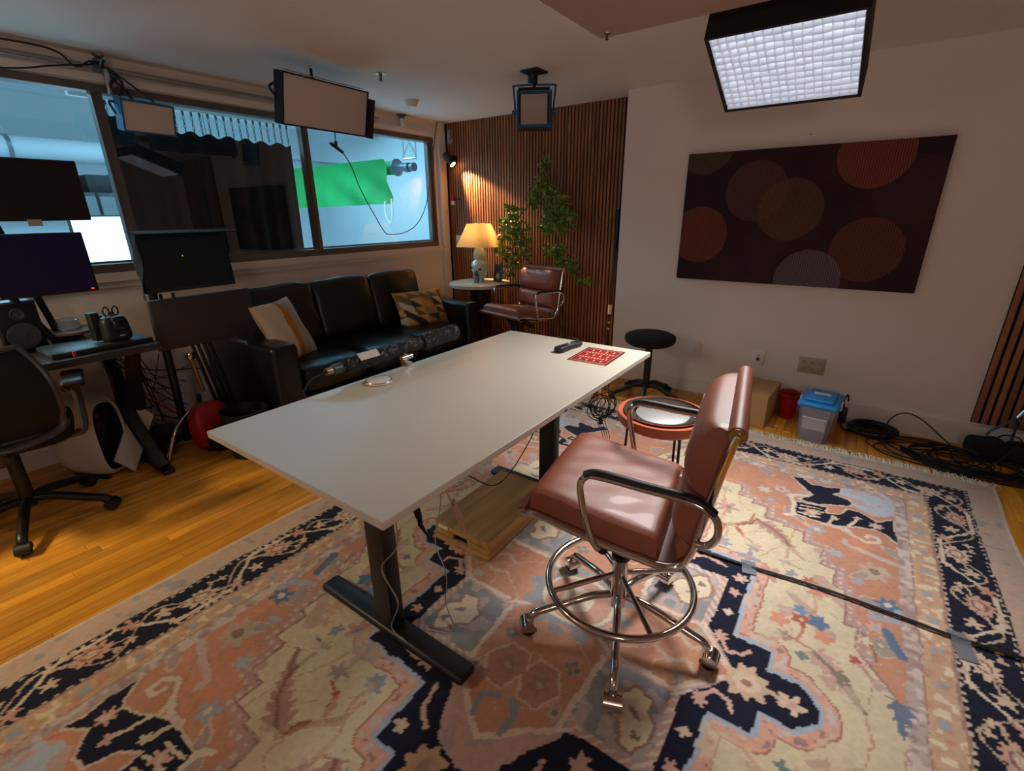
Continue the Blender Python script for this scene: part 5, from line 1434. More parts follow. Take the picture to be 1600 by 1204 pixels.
for s in (-1, 1):
    for k in range(40):
        x = -0.09 + 0.18 * k / 39
        m.tube([(x, s * 0.121, 0.003), (x + random.gauss(0, 0.003), s * random.uniform(0.132, 0.142), 0.0015)], 0.0010, 3)
o = obj('mat_fringe', m, M_FR, mt); o['kind'] = 'stuff'
# wrapped tube light clamped to the far side of the desk
tl = thing('tube_light', 'tube lamp wrapped in black foil, clamped along the far desk edge', 'light', (-1.565, 1.34, DZ))
ta, tb_ = Vector((-1.575, 1.02, 0.800)), Vector((-1.565, 1.715, 0.815))
M_FOIL = mat('black_foil', (44, 40, 42), 0.38, metal=0.5, bump=0.9, bscale=55, var=0.3, vscale=30)
obj('tube_core', MB().tube([ta, tb_], 0.020, 16), M_GUN, tl, world=True)
def foil(f0, f1, r, seed):
    V = []; F = []; rr = random.Random(seed); n = 18; L = 22
    for i in range(L + 1):
        p = ta.lerp(tb_, f0 + (f1 - f0) * i / L)
        for k in range(n):
            a = 2 * PI * k / n
            q = r * (1 + rr.uniform(-0.10, 0.10))
            V.append((p.x + q * math.cos(a), p.y, p.z + q * math.sin(a)))
    for i in range(L):
        for k in range(n): F.append((i * n + k, i * n + (k + 1) % n, (i + 1) * n + (k + 1) % n, (i + 1) * n + k))
    F.append(tuple(range(n))); F.append(tuple(range(L * n, L * n + n)))
    return MB().add(V, F, False)
obj('foil_wrap', foil(0.07, 0.40, 0.033, 1), M_BLACK, tl, world=True)
obj('foil_wrap', foil(0.38, 0.70, 0.027, 2), M_FOIL, tl, world=True)
obj('foil_wrap', foil(0.66, 0.985, 0.036, 3), M_FOIL, tl, world=True)
obj('paper_label', MB().box((ta.lerp(tb_, 0.22) + Vector((0.024, 0, 0.026))), (0.034, 0.095, 0.001), rot=(0, math.radians(45), 0)), M_LABEL, tl, world=True)
m = MB(); m.cyl(ta + Vector((0, 0.005, 0)), ta + Vector((0, -0.03, 0)), 0.014, n=12); obj('plug', m, M_BRASS, tl, world=True)
obj('power_lead', MB().tube(catmull([ta + Vector((0, -0.025, 0)), ta + Vector((-0.01, -0.09, -0.02)), ta + Vector((-0.02, -0.12, -0.07)), ta + Vector((0.03, -0.09, -0.095)), ta + Vector((0.16, -0.06, -0.085))], 6), 0.004, 6), M_RUBBER, tl, world=True)
m = MB(); m.rbox((-1.535, 1.36, DZ + 0.008), (0.03, 0.03, 0.016), 0.003); m.rbox((-1.555, 1.36, DZ + 0.02), (0.028, 0.026, 0.06), 0.004); m.cyl((-1.55, 1.34, DZ + 0.03), (-1.55, 1.40, DZ + 0.03), 0.012, n=12); m.rbox((-1.549, 1.36, DZ - 0.005), (0.010, 0.03, 0.06), 0.002)
obj('clamp', m, M_STEEL, tl, world=True)
# ================================================================== under and around the desk
M_PLY = wood_mat('birch_ply', (196, 156, 98), (158, 116, 66), rough=0.6, axis=1, scale=4, rand=0.02)
M_PLYF = wood_mat('ply_face', (176, 140, 90), (122, 88, 50), rough=0.6, axis=1, scale=3, rand=0.0)
ab = thing('apple_box', 'plywood apple box lying on the rug under the desk', 'wooden box', (-1.165, 1.485, R_ + 0.004), math.radians(1))
bw, bl, bh = 0.29, 0.50, 0.100
obj('top_panel', MB().rbox((0, 0, bh - 0.005), (bw, bl, 0.010), 0.0015, 1, smooth=False), M_PLYF, ab)
obj('bottom_panel', MB().rbox((0, 0, 0.005), (bw, bl, 0.010), 0.0015, 1, smooth=False), M_PLYF, ab)
for s in (-1, 1):
    obj('side_board', MB().rbox((s * (bw / 2 - 0.008), 0, bh / 2), (0.016, bl - 0.034, bh - 0.0202), 0.001, 1, smooth=False), M_PLY, ab)
    eb = MB()
    yy = s * (bl / 2 - 0.009)
    eb.box((0, yy, 0.020), (bw, 0.016, 0.020)); eb.box((0, yy, bh - 0.022), (bw, 0.016, 0.024)); eb.box((-bw / 2 + 0.05, yy, bh / 2 - 0.002), (0.10, 0.016, 0.022)); eb.box((bw / 2 - 0.05, yy, bh / 2 - 0.002), (0.10, 0.016, 0.022))
    obj('end_board', eb, M_PLY, ab)
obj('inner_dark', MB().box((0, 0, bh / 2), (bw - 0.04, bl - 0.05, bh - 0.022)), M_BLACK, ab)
obj('paper_label', MB().box((-0.095, -bl / 2 - 0.0013, bh - 0.022), (0.055, 0.0008, 0.018)), M_LABEL, ab)
def cable(name, label, pts, r, m_, n=10, seg=6, closed=False, cat='cable', group=None):
    o = obj(name, MB().tube(catmull(pts, n, closed), r, seg, closed=closed), m_)
    return tag(o, label, cat, group)
M_PINK = mat('pale_pink_cord', (206, 166, 148), 0.5)
pkc = thing('coiled_cord', 'pale pink coiled cord dangling under the desk over the apple box', 'cord', (-0.97, 0.98, DZ - 0.03))
cp = []
for k in range(90):
    t = k / 89
    a = t * 2 * PI * 9
    cp.append((-0.962 + 0.010 * math.cos(a), 0.995 + 0.035 * t + 0.010 * math.sin(a) * 0.5, 0.455 - 0.09 * t + 0.010 * math.sin(a)))
obj('coil', MB().tube(cp, 0.0035, 6), M_PINK, pkc, world=True)
obj('straight_lead', MB().tube(catmull([(-0.98, 0.955, DZ - 0.06), (-0.97, 0.96, 0.56), (-0.962, 0.985, 0.47)], 8), 0.003, 6), M_PINK, pkc, world=True)
obj('tail', MB().tube(catmull([(-0.962, 1.03, 0.365), (-0.955, 1.05, 0.28), (-0.95, 1.062, 0.205), (-0.953, 1.045, 0.215), (-0.955, 1.03, 0.235)], 8), 0.0038, 6), M_PINK, pkc, world=True)
obj('cord_end', MB().blob((-0.955, 1.022, 0.24), (0.022, 0.030, 0.018), 2.5, 5), mat('salmon_plug', (222, 130, 116), 0.5), pkc, world=True)
cable('grey_lead', 'thin grey lead looping down the near desk leg to the rug', [(-0.86, 0.70, 0.70), (-0.90, 0.72, 0.60), (-0.99, 0.70, 0.55), (-0.93, 0.72, 0.62), (-0.95, 0.74, 0.45), (-1.02, 0.73, 0.34), (-0.98, 0.745, 0.22), (-1.02, 0.74, 0.10), (-0.98, 0.76, R_ + 0.035)], 0.0022, M_STEEL)
cable('grey_lead', 'thin grey lead hanging from the coiled cord down to the rug', [(-0.98, 0.93, 0.69), (-0.97, 0.95, 0.50), (-0.99, 0.93, 0.33), (-0.96, 0.94, 0.20), (-0.98, 0.95, 0.05), (-0.90, 0.90, R_ + 0.010), (-0.98, 0.86, R_ + 0.010)], 0.0018, M_STEEL)
bun = thing('cable_bundle', 'bundle of tied black leads hanging under the desk by the near leg', 'cables', (-0.99, 0.86, 0.7))
for k in range(6):
    a = k * 0.6
    cx_, cy_ = -0.99 + 0.012 * math.cos(a), 0.855 + 0.012 * math.sin(a)
    obj('black_lead', MB().tube(catmull([(-0.99, 0.855, 0.70), (-0.992, 0.857, 0.58), (-0.99 + 0.008 * math.cos(a), 0.857 + 0.008 * math.sin(a), 0.48), (-0.986 + 0.004 * k, 0.862 + 0.003 * k, 0.43 - 0.008 * k), (-0.976 + 0.006 * math.cos(a), 0.862, 0.47), (-0.985, 0.857, 0.54)], 6), 0.0024, 5), M_RUBBER, bun, world=True)
obj('twist_tie', MB().tube(catmull([(-0.99, 0.84, 0.53), (-0.965, 0.86, 0.535), (-0.99, 0.88, 0.53), (-1.012, 0.86, 0.535)], 4, True), 0.003, 5, closed=True), M_BLACK, bun, world=True)
cable('desk_lead', 'thin black lead crossing from the near desk leg to the far one', [(-0.99, 0.94, 0.66), (-0.98, 1.10, 0.50), (-1.00, 1.30, 0.36), (-1.03, 1.55, 0.42), (-1.06, 1.80, 0.60)], 0.0024, M_RUBBER)
plg = thing('socket_cluster', 'metal connectors with cables dangling from the far desk edge', 'cables', (-0.90, 1.98, 0.66))
obj('connector', MB().rbox((-0.905, 1.965, 0.575), (0.03, 0.05, 0.022), 0.004), M_STEEL, plg, world=True)
for k in range(7):
    rr = 0.045 + 0.010 * (k % 4)
    cx_, cz_ = -0.905 + 0.006 * k, 0.50 - 0.012 * (k % 3)
    pts = [(cx_ + rr * 0.55 * math.cos(2 * PI * q / 12 + k) + 0.01 * math.sin(5 * q + k), 1.97 + rr * 0.75 * math.cos(2 * PI * q / 12 + k), cz_ + rr * math.sin(2 * PI * q / 12 + k)) for q in range(12)]
    obj('cable_loop', MB().tube(catmull(pts, 4, True), 0.0021 + 0.0006 * (k % 2), 5, closed=True), M_RUBBER, plg, world=True)
for k in range(4):
    obj('hanging_lead', MB().tube(catmull([(-0.91 + 0.012 * k, 1.95, 0.70), (-0.90 + 0.02 * k, 1.95, 0.55), (-0.91 + 0.015 * k, 1.97, 0.42), (-0.88 + 0.01 * k, 2.0, 0.30), (-0.90 - 0.03 * k, 2.03 + 0.02 * k, 0.10), (-0.92, 2.1 + 0.03 * k, R_ + 0.012)], 6), 0.0015, 4), M_RUBBER, plg, world=True)
obj('jack_end', MB().tube([(-0.90, 1.99, 0.415), (-0.895, 1.99, 0.385)], 0.010, 8), M_BLACK, plg, world=True)

# power cord across the rug with tape patches
cd_ = thing('extension_cord', 'black power cord running across the rug under the chair, taped down', 'cord', (0.1, 1.83, R_))
for dz_, off in ((0.0, 0.0), (0.0, 0.0065)):
    obj('cord_run', MB().tube(catmull([(-0.98, 1.80, R_ + 0.011), (-0.60, 1.79 + off, R_ + 0.010), (-0.334, 1.800 + off, R_ + 0.010), (-0.149, 1.812 + off, R_ + 0.010), (0.103, 1.838 + off, R_ + 0.010), (0.335, 1.838 + off, R_ + 0.010), (0.50, 1.835 + off, R_ + 0.011), (0.72, 1.86 + off, R_ + 0.010), (0.95, 1.92 + off, 0.006), (1.6, 2.05 + off, 0.006), (1.9, 2.1 + off, 0.006)], 10), 0.0034, 8), M_RUBBER, cd_, world=True)
M_TAPE = mat('grey_gaffer_tape', (112, 116, 126), 0.75)
for x, y, a in ((-0.14, 1.815, 0.25), (0.50, 1.838, 0.2), (0.508, 1.79, 0.2)):
    V = []
    for i, u in enumerate(np.linspace(-1, 1, 9)):
        z = R_ + 0.0045 + 0.0125 * math.exp(-((u * 0.045 - (1.838 - y if x > 0.4 else 0)) / 0.010) ** 2)
        for s in (-1, 1): V.append(Vector((x, y, 0)) + Matrix.Rotation(a, 3, 'Z') @ Vector((s * 0.026, u * 0.040, z)))
    F = [(2 * i, 2 * i + 1, 2 * i + 3, 2 * i + 2) for i in range(8)]
    obj('tape_patch', MB().add(V, F, True), M_TAPE, cd_, world=True)

# ================================================================== along the white wall
bx_ = thing('cardboard_box', 'plain brown cardboard box on the floor against the white wall', 'box', (-0.46, 3.50, 0), math.radians(-4))
M_CARD = mat('cardboard', (192, 152, 98), 0.85, var=0.05, vscale=12)
obj('carton', MB().rbox((0, 0, 0.11), (0.29, 0.38, 0.22), 0.003, 1, smooth=False), M_CARD, bx_)
obj('flap', MB().box((-0.071, 0, 0.2215), (0.141, 0.376, 0.003)), M_CARD, bx_)
obj('flap', MB().box((0.0725, 0, 0.2215), (0.141, 0.376, 0.003)), M_CARD, bx_)
m = MB()
for k in range(3): m.box((-0.02 + 0.012 * k, -0.11, 0.2233), (0.006, 0.03 - 0.006 * k, 0.0006))
obj('printed_mark', m, mat('box_ink', (120, 92, 60), 0.9), bx_)
rb = thing('red_bucket', 'small red plastic basket between the box and the blue-lidded bin', 'basket', (-0.235, 3.63, 0))
M_RED = mat('red_plastic', (186, 22, 30), 0.4)
m = MB()
m.lathe([(0, 0), (0.06, 0), (0.082, 0.17), (0.086, 0.175), (0.078, 0.175), (0.057, 0.006), (0, 0.006)], 24, sx=0.8)
obj('basket_body', m, M_RED, rb)
obj('basket_handle', MB().tube(catmull([(0.0, -0.078, 0.165), (0.03, -0.088, 0.13), (0.05, -0.06, 0.11), (0.066, 0.0, 0.165)], 6), 0.004, 6), M_RED, rb)
bn = thing('storage_bin', 'clear plastic storage bin with blue lid on the floor by the white wall', 'storage bin', (-0.045, 3.37, 0), math.radians(-5))
M_CLEARP = bpy.data.materials.new('frosted_plastic'); M_CLEARP.use_nodes = True
nt = M_CLEARP.node_tree; p = nt.nodes['Principled BSDF']; p.inputs['Base Color'].default_value = (*lin(206, 206, 220), 1); p.inputs['Roughness'].default_value = 0.25; p.inputs['Alpha'].default_value = 0.42
m = MB()
def taper(z, a0, a1, b0, b1): return (a0 + (a1 - a0) * z, b0 + (b1 - b0) * z)
V = []; F = []
hb = 0.235
for k, (z, g_) in enumerate(((0.0, 0.0), (hb, 0.0))):
    hx, hy = taper(z / hb, 0.078, 0.098, 0.115, 0.140)
    for i in range(24):
        a = 2 * PI * (i + 0.5) / 24; c_, s_ = math.cos(a), math.sin(a); q = (abs(c_) ** 7 + abs(s_) ** 7) ** (-1 / 7)
        V.append((hx * c_ * q, hy * s_ * q, z))
F = [(i, (i + 1) % 24, 24 + (i + 1) % 24, 24 + i) for i in range(24)] + [tuple(range(23, -1, -1))]
obj('tub', MB().add(V, F, True), M_CLEARP, bn)
M_LIDB = mat('sky_blue_plastic', (18, 142, 218), 0.35)
ld = MB(); ld.rbox((0, 0, hb + 0.012), (0.215, 0.305, 0.030), 0.014, 3); ld.rbox((0, 0, hb + 0.034), (0.155, 0.225, 0.024), 0.012, 3)
lid = obj('lid', ld, M_LIDB, bn)
obj('lid_handle', MB().rbox((0.0, 0.0, hb + 0.051), (0.090, 0.026, 0.010), 0.004), M_WHITEP, lid)
for s in (-1, 1): obj('latch', MB().rbox((s * 0.110, 0, hb - 0.004), (0.008, 0.05, 0.05), 0.003), M_WHITEP, lid)
cn = MB(); cn.rbox((0, 0, 0.062), (0.13, 0.19, 0.11), 0.02); obj('contents', cn, mat('bin_contents', (92, 92, 104), 0.9, var=0.6, vscale=24), bn)
obj('paper_sheet', MB().box((0.0, -0.118, 0.12), (0.12, 0.002, 0.07), rot=(0.1, 0, 0)), M_LABEL, bn)
st_ = MB(); st_.box((0, -0.1335, 0.165), (0.13, 0.0008, 0.008)); obj('label_strip', st_, M_LABEL, bn)
# charger plugged behind the bin
pg = thing('wall_adapter', 'black adapter and cable behind the blue-lidded bin', 'adapter', (0.10, 3.64, 0))
obj('adapter_body', MB().rbox((0.085, 3.66, 0.075), (0.045, 0.06, 0.10), 0.008), M_BLACK, pg, world=True)
obj('adapter_lead', MB().tube(catmull([(0.085, 3.63, 0.03), (0.10, 3.58, 0.01), (0.16, 3.56, 0.01), (0.20, 3.60, 0.012)], 6), 0.006, 6), M_RUBBER, pg, world=True)
obj('adapter_tail', MB().tube(catmull([(0.085, 3.66, 0.12), (0.075, 3.68, 0.17), (0.09, 3.72, 0.20), (0.10, 3.735, 0.15)], 6), 0.005, 6), M_RUBBER, pg, world=True)

# thick coil and tangle of cables
co_ = thing('cable_coil', 'neat thick coil of black cable on the floor by the baseboard', 'cable', (0.245, 3.60, 0))
m = MB()
for k in range(5):
    rr = 0.105 + 0.010 * (k % 3)
    m.tube([(0.245 + rr * 1.05 * math.cos(a) + 0.004 * k, 3.605 + rr * 0.80 * math.sin(a), 0.010 + 0.011 * k + 0.004 * math.sin(2 * a + k)) for a in np.linspace(0, 2 * PI, 40, endpoint=False)], 0.0075, 7, closed=True)
obj('coil_turns', m, M_RUBBER, co_, world=True)
tg = thing('cable_tangle', 'large tangle of thin black cables on the floor in the right corner', 'cables', (0.62, 3.45, 0))
rnd = random.Random(5)
for k in range(17):
    cx_ = rnd.uniform(0.48, 0.80); cy_ = rnd.uniform(3.40, 3.52)
    rx, ry = rnd.uniform(0.12, 0.27), rnd.uniform(0.08, 0.17)
    ph_ = rnd.uniform(0, 6.28); lift = rnd.uniform(0.02, 0.05) if k > 6 else 0.01
    if k in (8, 13, 19, 22): lift = 0.17
    rad = rnd.uniform(0.0026, 0.0046)
    n_ = 14
    pts = [(cx_ + rx * math.cos(2 * PI * q / n_ + ph_), min(3.715, cy_ + ry * math.sin(2 * PI * q / n_ + ph_)), rad + 0.006 * (k % 5) + lift * max(0, math.sin(2 * PI * q / n_ + 0.6 * k)) ** 2) for q in range(n_)]
    obj('cable_loop', MB().tube(catmull(pts, 4, True), rad, 6, closed=True), M_RUBBER, tg, world=True)
for k in range(5):
    obj('loose_cable', MB().tube(catmull([(0.40, 3.42 + 0.02 * k, 0.006), (0.55, 3.26 + 0.02 * k, 0.006), (0.75, 3.24 + 0.03 * k, 0.008), (0.95, 3.27 + 0.03 * k, 0.006), (1.15, 3.34 + 0.03 * k, 0.006), (1.5, 3.40 + 0.05 * k, 0.006)], 8), 0.0045, 6), M_RUBBER, tg, world=True)
sbg = thing('sandbag', 'dark cloth sandbag slumped by the light stand in the right corner', 'sandbag', (0.86, 3.58, 0), 0.1)
def sag(q): return Vector((q.x, q.y, q.z + 0.12 * math.sin(5 * q.x) * (1 - q.y ** 2)))
for s in (-1, 1): obj('bag_half', MB().blob((s * 0.085, 0, 0.068), (0.185, 0.13, 0.125), 3.5, 8, fn=sag), M_FABRIC, sbg)
obj('bag_strap', MB().tube(catmull([(-0.06, 0, 0.125), (-0.03, 0, 0.16), (0.03, 0, 0.16), (0.06, 0, 0.125)], 6), 0.008, 6, flat=0.4), M_FABRIC, sbg)
cable('loose_wire', 'thin black wire arching up over the sandbag at the right edge', [(0.97, 3.55, 0.01), (0.99, 3.60, 0.12), (1.0, 3.63, 0.20), (1.05, 3.64, 0.14), (1.12, 3.6, 0.01)], 0.003, M_RUBBER)

# ================================================================== cables at the window
mc = thing('hanging_microphone', 'small black microphone hanging in front of the right pane on its cable', 'microphone', (-3.45, 2.50, 1.86))
w0 = lambda x, y, z: (x, y, z)
obj('mic_body', MB().tube([(-3.44, 2.475, 1.868), (-3.44, 2.50, 1.857), (-3.44, 2.58, 1.812)], [0.010, 0.014, 0.010], 12), M_BLACK, mc, world=True)
obj('mic_clip', MB().rbox((-3.44, 2.525, 1.868), (0.018, 0.020, 0.035), 0.004), M_BLACK, mc, world=True)
obj('drop_cable', MB().tube(catmull([(-3.44, 2.525, 1.88), (-3.43, 2.52, 1.95), (-3.42, 2.50, 2.06), (-3.42, 2.48, ZC)], 6), 0.0035, 6), M_RUBBER, mc, world=True)
obj('long_cable', MB().tube(catmull([(-3.44, 2.58, 1.812), (-3.46, 2.66, 1.72), (-3.50, 2.76, 1.55), (-3.52, 2.90, 1.34), (-3.53, 2.99, 1.215), (-3.535, 3.05, 1.19), (-3.54, 3.22, 1.195), (-3.55, 3.40, 1.26), (-3.56, 3.55, 1.42), (-3.57, 3.66, 1.70), (-3.575, 3.74, 2.0), (-3.58, 3.80, ZC - 0.004)], 8), 0.0038, 6), M_RUBBER, mc, world=True)
cable('rail_cable', 'black cable swagged along the rail above the left pane', [(-3.52, -0.2, 2.13), (-3.53, 0.55, 2.15), (-3.53, 0.95, 2.16), (-3.53, 1.05, 2.10), (-3.53, 1.12, 2.135), (-3.55, 1.17, 2.135)], 0.005, M_RUBBER)
cable('rail_cable', 'black cable sagging across the top of the left pane', [(-3.50, 0.2, 1.96), (-3.51, 0.75, 2.03), (-3.52, 0.95, 2.08), (-3.53, 1.10, 2.115), (-3.55, 1.18, 2.13), (-3.50, 1.30, 2.03), (-3.47, 1.38, 1.955)], 0.0045, M_RUBBER)

# ================================================================== workstation at the left
M_DDESK = mat('dark_laminate', (52, 50, 52), 0.45, var=0.08, vscale=10)
wd = thing('work_desk', 'dark work desk with crossed black legs under the left window', 'desk', (-3.26, 0.15, 0))
obj('desktop', MB().rbox((-3.26, 0.15, 0.722), (0.70, 1.52, 0.036), 0.006), M_DDESK, wd, world=True)
for yy in (-0.5, 0.80):
    for (x0, x1) in ((-2.98, -3.50), (-3.50, -2.98)):
        pts = catmull([(x0, yy, 0.70), (x0 + (x1 - x0) * 0.22, yy, 0.52), (x0 + (x1 - x0) * 0.55, yy + (0.03 if x0 > x1 else -0.03), 0.30), (x0 + (x1 - x0) * 0.95, yy, 0.03)], 6)
        obj('leg', MB().tube(pts, 0.036, 8, flat=0.6), M_BLACKM, wd, world=True)
    obj('foot_bar', MB().rbox((-3.24, yy, 0.016), (0.62, 0.06, 0.03), 0.01), M_BLACKM, wd, world=True)

M_SCREEN = mat('screen_glass', (10, 10, 16), 0.12, spec=0.6)
M_SCRBLUE = mat('screen_dim_blue', (8, 8, 30), 0.15, emis=(20, 16, 120), estr=0.03)
def monitor(label, c, w_, h_, rz, tilt, screen, pole_to=None, depth=0.03):
    t = thing('monitor', label, 'monitor', c, rz)
    R = Matrix.Rotation(tilt, 4, 'Y')
    m = MB(); m.rbox((-depth / 2, 0, 0), (depth, w_, h_), 0.006, 2); m.v = [tuple(R @ Vector(q)) for q in m.v]; obj('monitor_shell', m, M_BLACK, t)
    m = MB(); m.box((0.001, 0, 0.004), (0.003, w_ - 0.018, h_ - 0.026)); m.v = [tuple(R @ Vector(q)) for q in m.v]; obj('screen', m, screen, t)
    m = MB(); m.rbox((-depth - 0.02, 0, 0), (0.04, 0.10, 0.10), 0.006); obj('mount_plate', m, M_BLACK, t)
    if pole_to:
        obj('stand_arm', MB().tube([(-depth - 0.03, 0, 0), (-depth - 0.05, 0, -0.05), (pole_to[0], pole_to[1], pole_to[2])], 0.016, 10), M_BLACKM, t)
    return t
mo = monitor('dark upper monitor in front of the left pane', (-3.24, 0.50, 1.482), 0.72, 0.275, 0, 0.0, M_SCREEN, (-0.10, 0.12, -0.745))
obj('cable_tab', MB().box((0.004, 0.14, -0.145), (0.012, 0.05, 0.03)), M_BEIGE, mo)
monitor('wide lower monitor with faint blue glow above the desk', (-3.16, 0.435, 1.150), 0.70, 0.285, 0, math.radians(-3), M_SCRBLUE, (-0.08, 0.15, -0.41))
m2 = bpy.data.objects['monitor.001']
obj('power_led', MB().box((0.006, 0.325, -0.128), (0.004, 0.012, 0.006)), mat('red_led', (200, 60, 50), 0.4, emis=(255, 60, 40), estr=1.5), m2)
obj('maker_mark', MB().box((0.006, -0.02, -0.134), (0.003, 0.022, 0.004)), M_LABEL, m2)
# monitor with black hood on a rolling stand, flat grey panel below it
ms = thing('monitor_stand', 'black floor stand carrying the hooded screen and the grey panel', 'stand', (-3.20, 1.10, 0))
obj('pole', MB().cyl((-3.27, 1.03, 0.03), (-3.21, 1.03, 1.2), 0.022, n=12), M_BLACKM, ms, world=True)
for a in np.radians([15, 105, 200, 290]):
    obj('base_foot', MB().tube([(-3.27, 1.03, 0.06), (-3.27 + 0.16 * math.cos(a), 1.03 + 0.16 * math.sin(a), 0.045), (-3.27 + 0.18 * math.cos(a), 1.03 + 0.18 * math.sin(a), 0.012)], 0.012, 8), M_BLACKM, ms, world=True)
hm = monitor('hooded monitor with a tiny green light, beside the sofa end', (-3.02, 1.165, 1.128), 0.465, 0.30, math.radians(2), math.radians(-4), mat('screen_teal', (6, 14, 18), 0.25, emis=(0, 40, 48), estr=0.05), (-0.16, -0.09, -0.06))
M_HOOD = mat('black_hood_cloth', (14, 15, 17), 0.9, bump=0.5, bscale=30)
hd_ = MB()
hd_.box((0.05, 0, 0.155), (0.15, 0.48, 0.006), rot=(0, math.radians(4), 0))
V = []; F = []
for i in range(9):
    t = i / 8
    z = 0.155 - 0.315 * t
    for j in range(7):
        u = j / 6
        V.append((-0.02 + 0.15 * u, -0.236 - 0.045 * u * (0.4 + 0.6 * t) + 0.008 * math.sin(9 * t + 4 * u), z - 0.01 * u))
for i in range(8):
    for j in range(6):
        a = i * 7 + j; F.append((a, a + 1, a + 8, a + 7))
hd_.add(V, F, True)
obj('hood', hd_, M_HOOD, hm)
obj('green_led', MB().blob((0.008, -0.02, 0.03), (0.003, 0.004, 0.004), 2, 2), mat('green_led', (120, 220, 60), 0.4, emis=(150, 255, 60), estr=3), hm)
gp = thing('flat_panel', 'dark grey flat panel slung below the hooded monitor', 'panel', (-3.03, 1.20, 0.805), math.radians(2))
obj('panel_board', MB().rbox((0, 0, 0), (0.035, 0.545, 0.275), 0.008), mat('panel_grey', (56, 50, 54), 0.7, var=0.06, vscale=6), gp)
obj('panel_bracket', MB().rbox((-0.07, -0.12, 0.02), (0.12, 0.08, 0.06), 0.008), M_BLACKM, gp)
obj('mount_knob', MB().cyl((0.0, -0.2, 0.137), (0.0, -0.2, 0.165), 0.008, n=10), M_BLACKM, gp)
obj('mount_knob', MB().cyl((0.0, -0.14, 0.137), (0.0, -0.14, 0.165), 0.008, n=10), M_BLACKM, gp)

spk = thing('desk_speaker', 'black bookshelf speaker on the dark desk', 'speaker', (-3.32, 0.455, 0.74), math.radians(6))
obj('cabinet', MB().rbox((0, 0, 0.125), (0.19, 0.165, 0.25), 0.01), mat('speaker_vinyl', (58, 56, 60), 0.35), spk)
obj('baffle', MB().rbox((0.097, 0, 0.125), (0.01, 0.15, 0.235), 0.006), M_BLACK, spk)
for z, rr in ((0.085, 0.058), (0.19, 0.026)):
    dr_ = obj('driver', MB().lathe([(rr, 0.0), (rr * 1.08, 0.004), (rr * 0.96, 0.006), (rr * 0.35, -0.004), (rr * 0.3, 0.004), (0, 0.007)], 28, M=Matrix.Translation((0.1025, 0, z)) @ Matrix.Rotation(PI / 2, 4, 'Y')), M_GUN, spk)
ws_ = thing('wooden_stand', 'small round wooden stand on the dark desk', 'stand', (-3.33, 0.655, 0.74))
obj('stand_top', MB().lathe([(0, 0.05), (0.115, 0.05), (0.12, 0.055), (0.12, 0.066), (0, 0.068)], 32), mat('honey_wood', (140, 98, 52), 0.5, var=0.2, vscale=12), ws_)
obj('stand_foot', MB().lathe([(0, 0), (0.06, 0), (0.05, 0.03), (0.07, 0.05), (0, 0.05)], 24), M_BLACK, ws_)
jar = thing('glass_jar', 'low clear glass jar on the wooden stand', 'jar', (-3.33, 0.655, 0.808))
obj('jar_glass', MB().lathe([(0, 0), (0.045, 0), (0.05, 0.006), (0.05, 0.05), (0.046, 0.052), (0.046, 0.008), (0, 0.005)], 28), M_CLEAR, jar)
ky = thing('desk_pad', 'blue-grey slab tray with a red clip on the dark desk', 'tray', (-3.09, 0.69, 0.74), math.radians(2))
obj('tray_slab', MB().rbox((0, 0, 0.014), (0.25, 0.40, 0.026), 0.008), mat('slate_blue', (58, 74, 88), 0.5), ky)
obj('tray_rim', MB().rbox((0.12, 0, 0.012), (0.03, 0.41, 0.03), 0.008), M_BLACK, ky)
obj('red_clip', MB().rbox((0.138, -0.125, 0.012), (0.008, 0.014, 0.026), 0.002), mat('orange_red', (214, 60, 34), 0.5), ky)
ph_ = thing('pen_organizer', 'black rounded desk organizer holding scissors and pens', 'organizer', (-3.03, 0.765, 0.767), math.radians(10))
def orgf(q): return Vector((q.x * (1 - 0.22 * (q.z + 1) / 2), q.y * (1 - 0.12 * (q.z + 1) / 2), q.z))
obj('organizer_body', MB().blob((0, 0, 0.062), (0.11, 0.125, 0.124), 5, 8, fn=orgf), M_BLACK, ph_)
obj('organizer_face', MB().blob((0.030, 0.012, 0.085), (0.055, 0.07, 0.075), 4, 6, rot=(0, -0.15, 0)), mat('gloss_black', (14, 15, 18), 0.15), ph_)
obj('back_box', MB().rbox((-0.03, -0.062, 0.080), (0.05, 0.04, 0.14), 0.006), M_BLACK, ph_)
obj('maker_mark', MB().box((0.0535, 0.005, 0.030), (0.002, 0.022, 0.005)), M_LABEL, ph_)
sc2 = thing('scissors', 'black-handled scissors standing in the organizer', 'scissors', (-3.045, 0.775, 0.885))
for s in (-1, 1):
    obj('handle', MB().tube([(0, s * 0.019 + 0.012 * math.cos(a), 0.028 + 0.022 * math.sin(a)) for a in np.linspace(0, 2 * PI, 18, endpoint=False)], 0.004, 6, closed=True), M_BLACK, sc2)
obj('blades', MB().rbox((0, 0, -0.02), (0.004, 0.014, 0.09), 0.001, 1), mat('bronze_steel', (120, 80, 50), 0.4, metal=0.8), sc2)
mk = thing('marker', 'red-capped marker standing in the organizer', 'marker', (-3.055, 0.730, 0.885))
obj('marker_body', MB().cyl((0, 0, -0.03), (0, 0, 0.012), 0.009, n=10), mat('marker_red', (140, 20, 34), 0.4), mk)

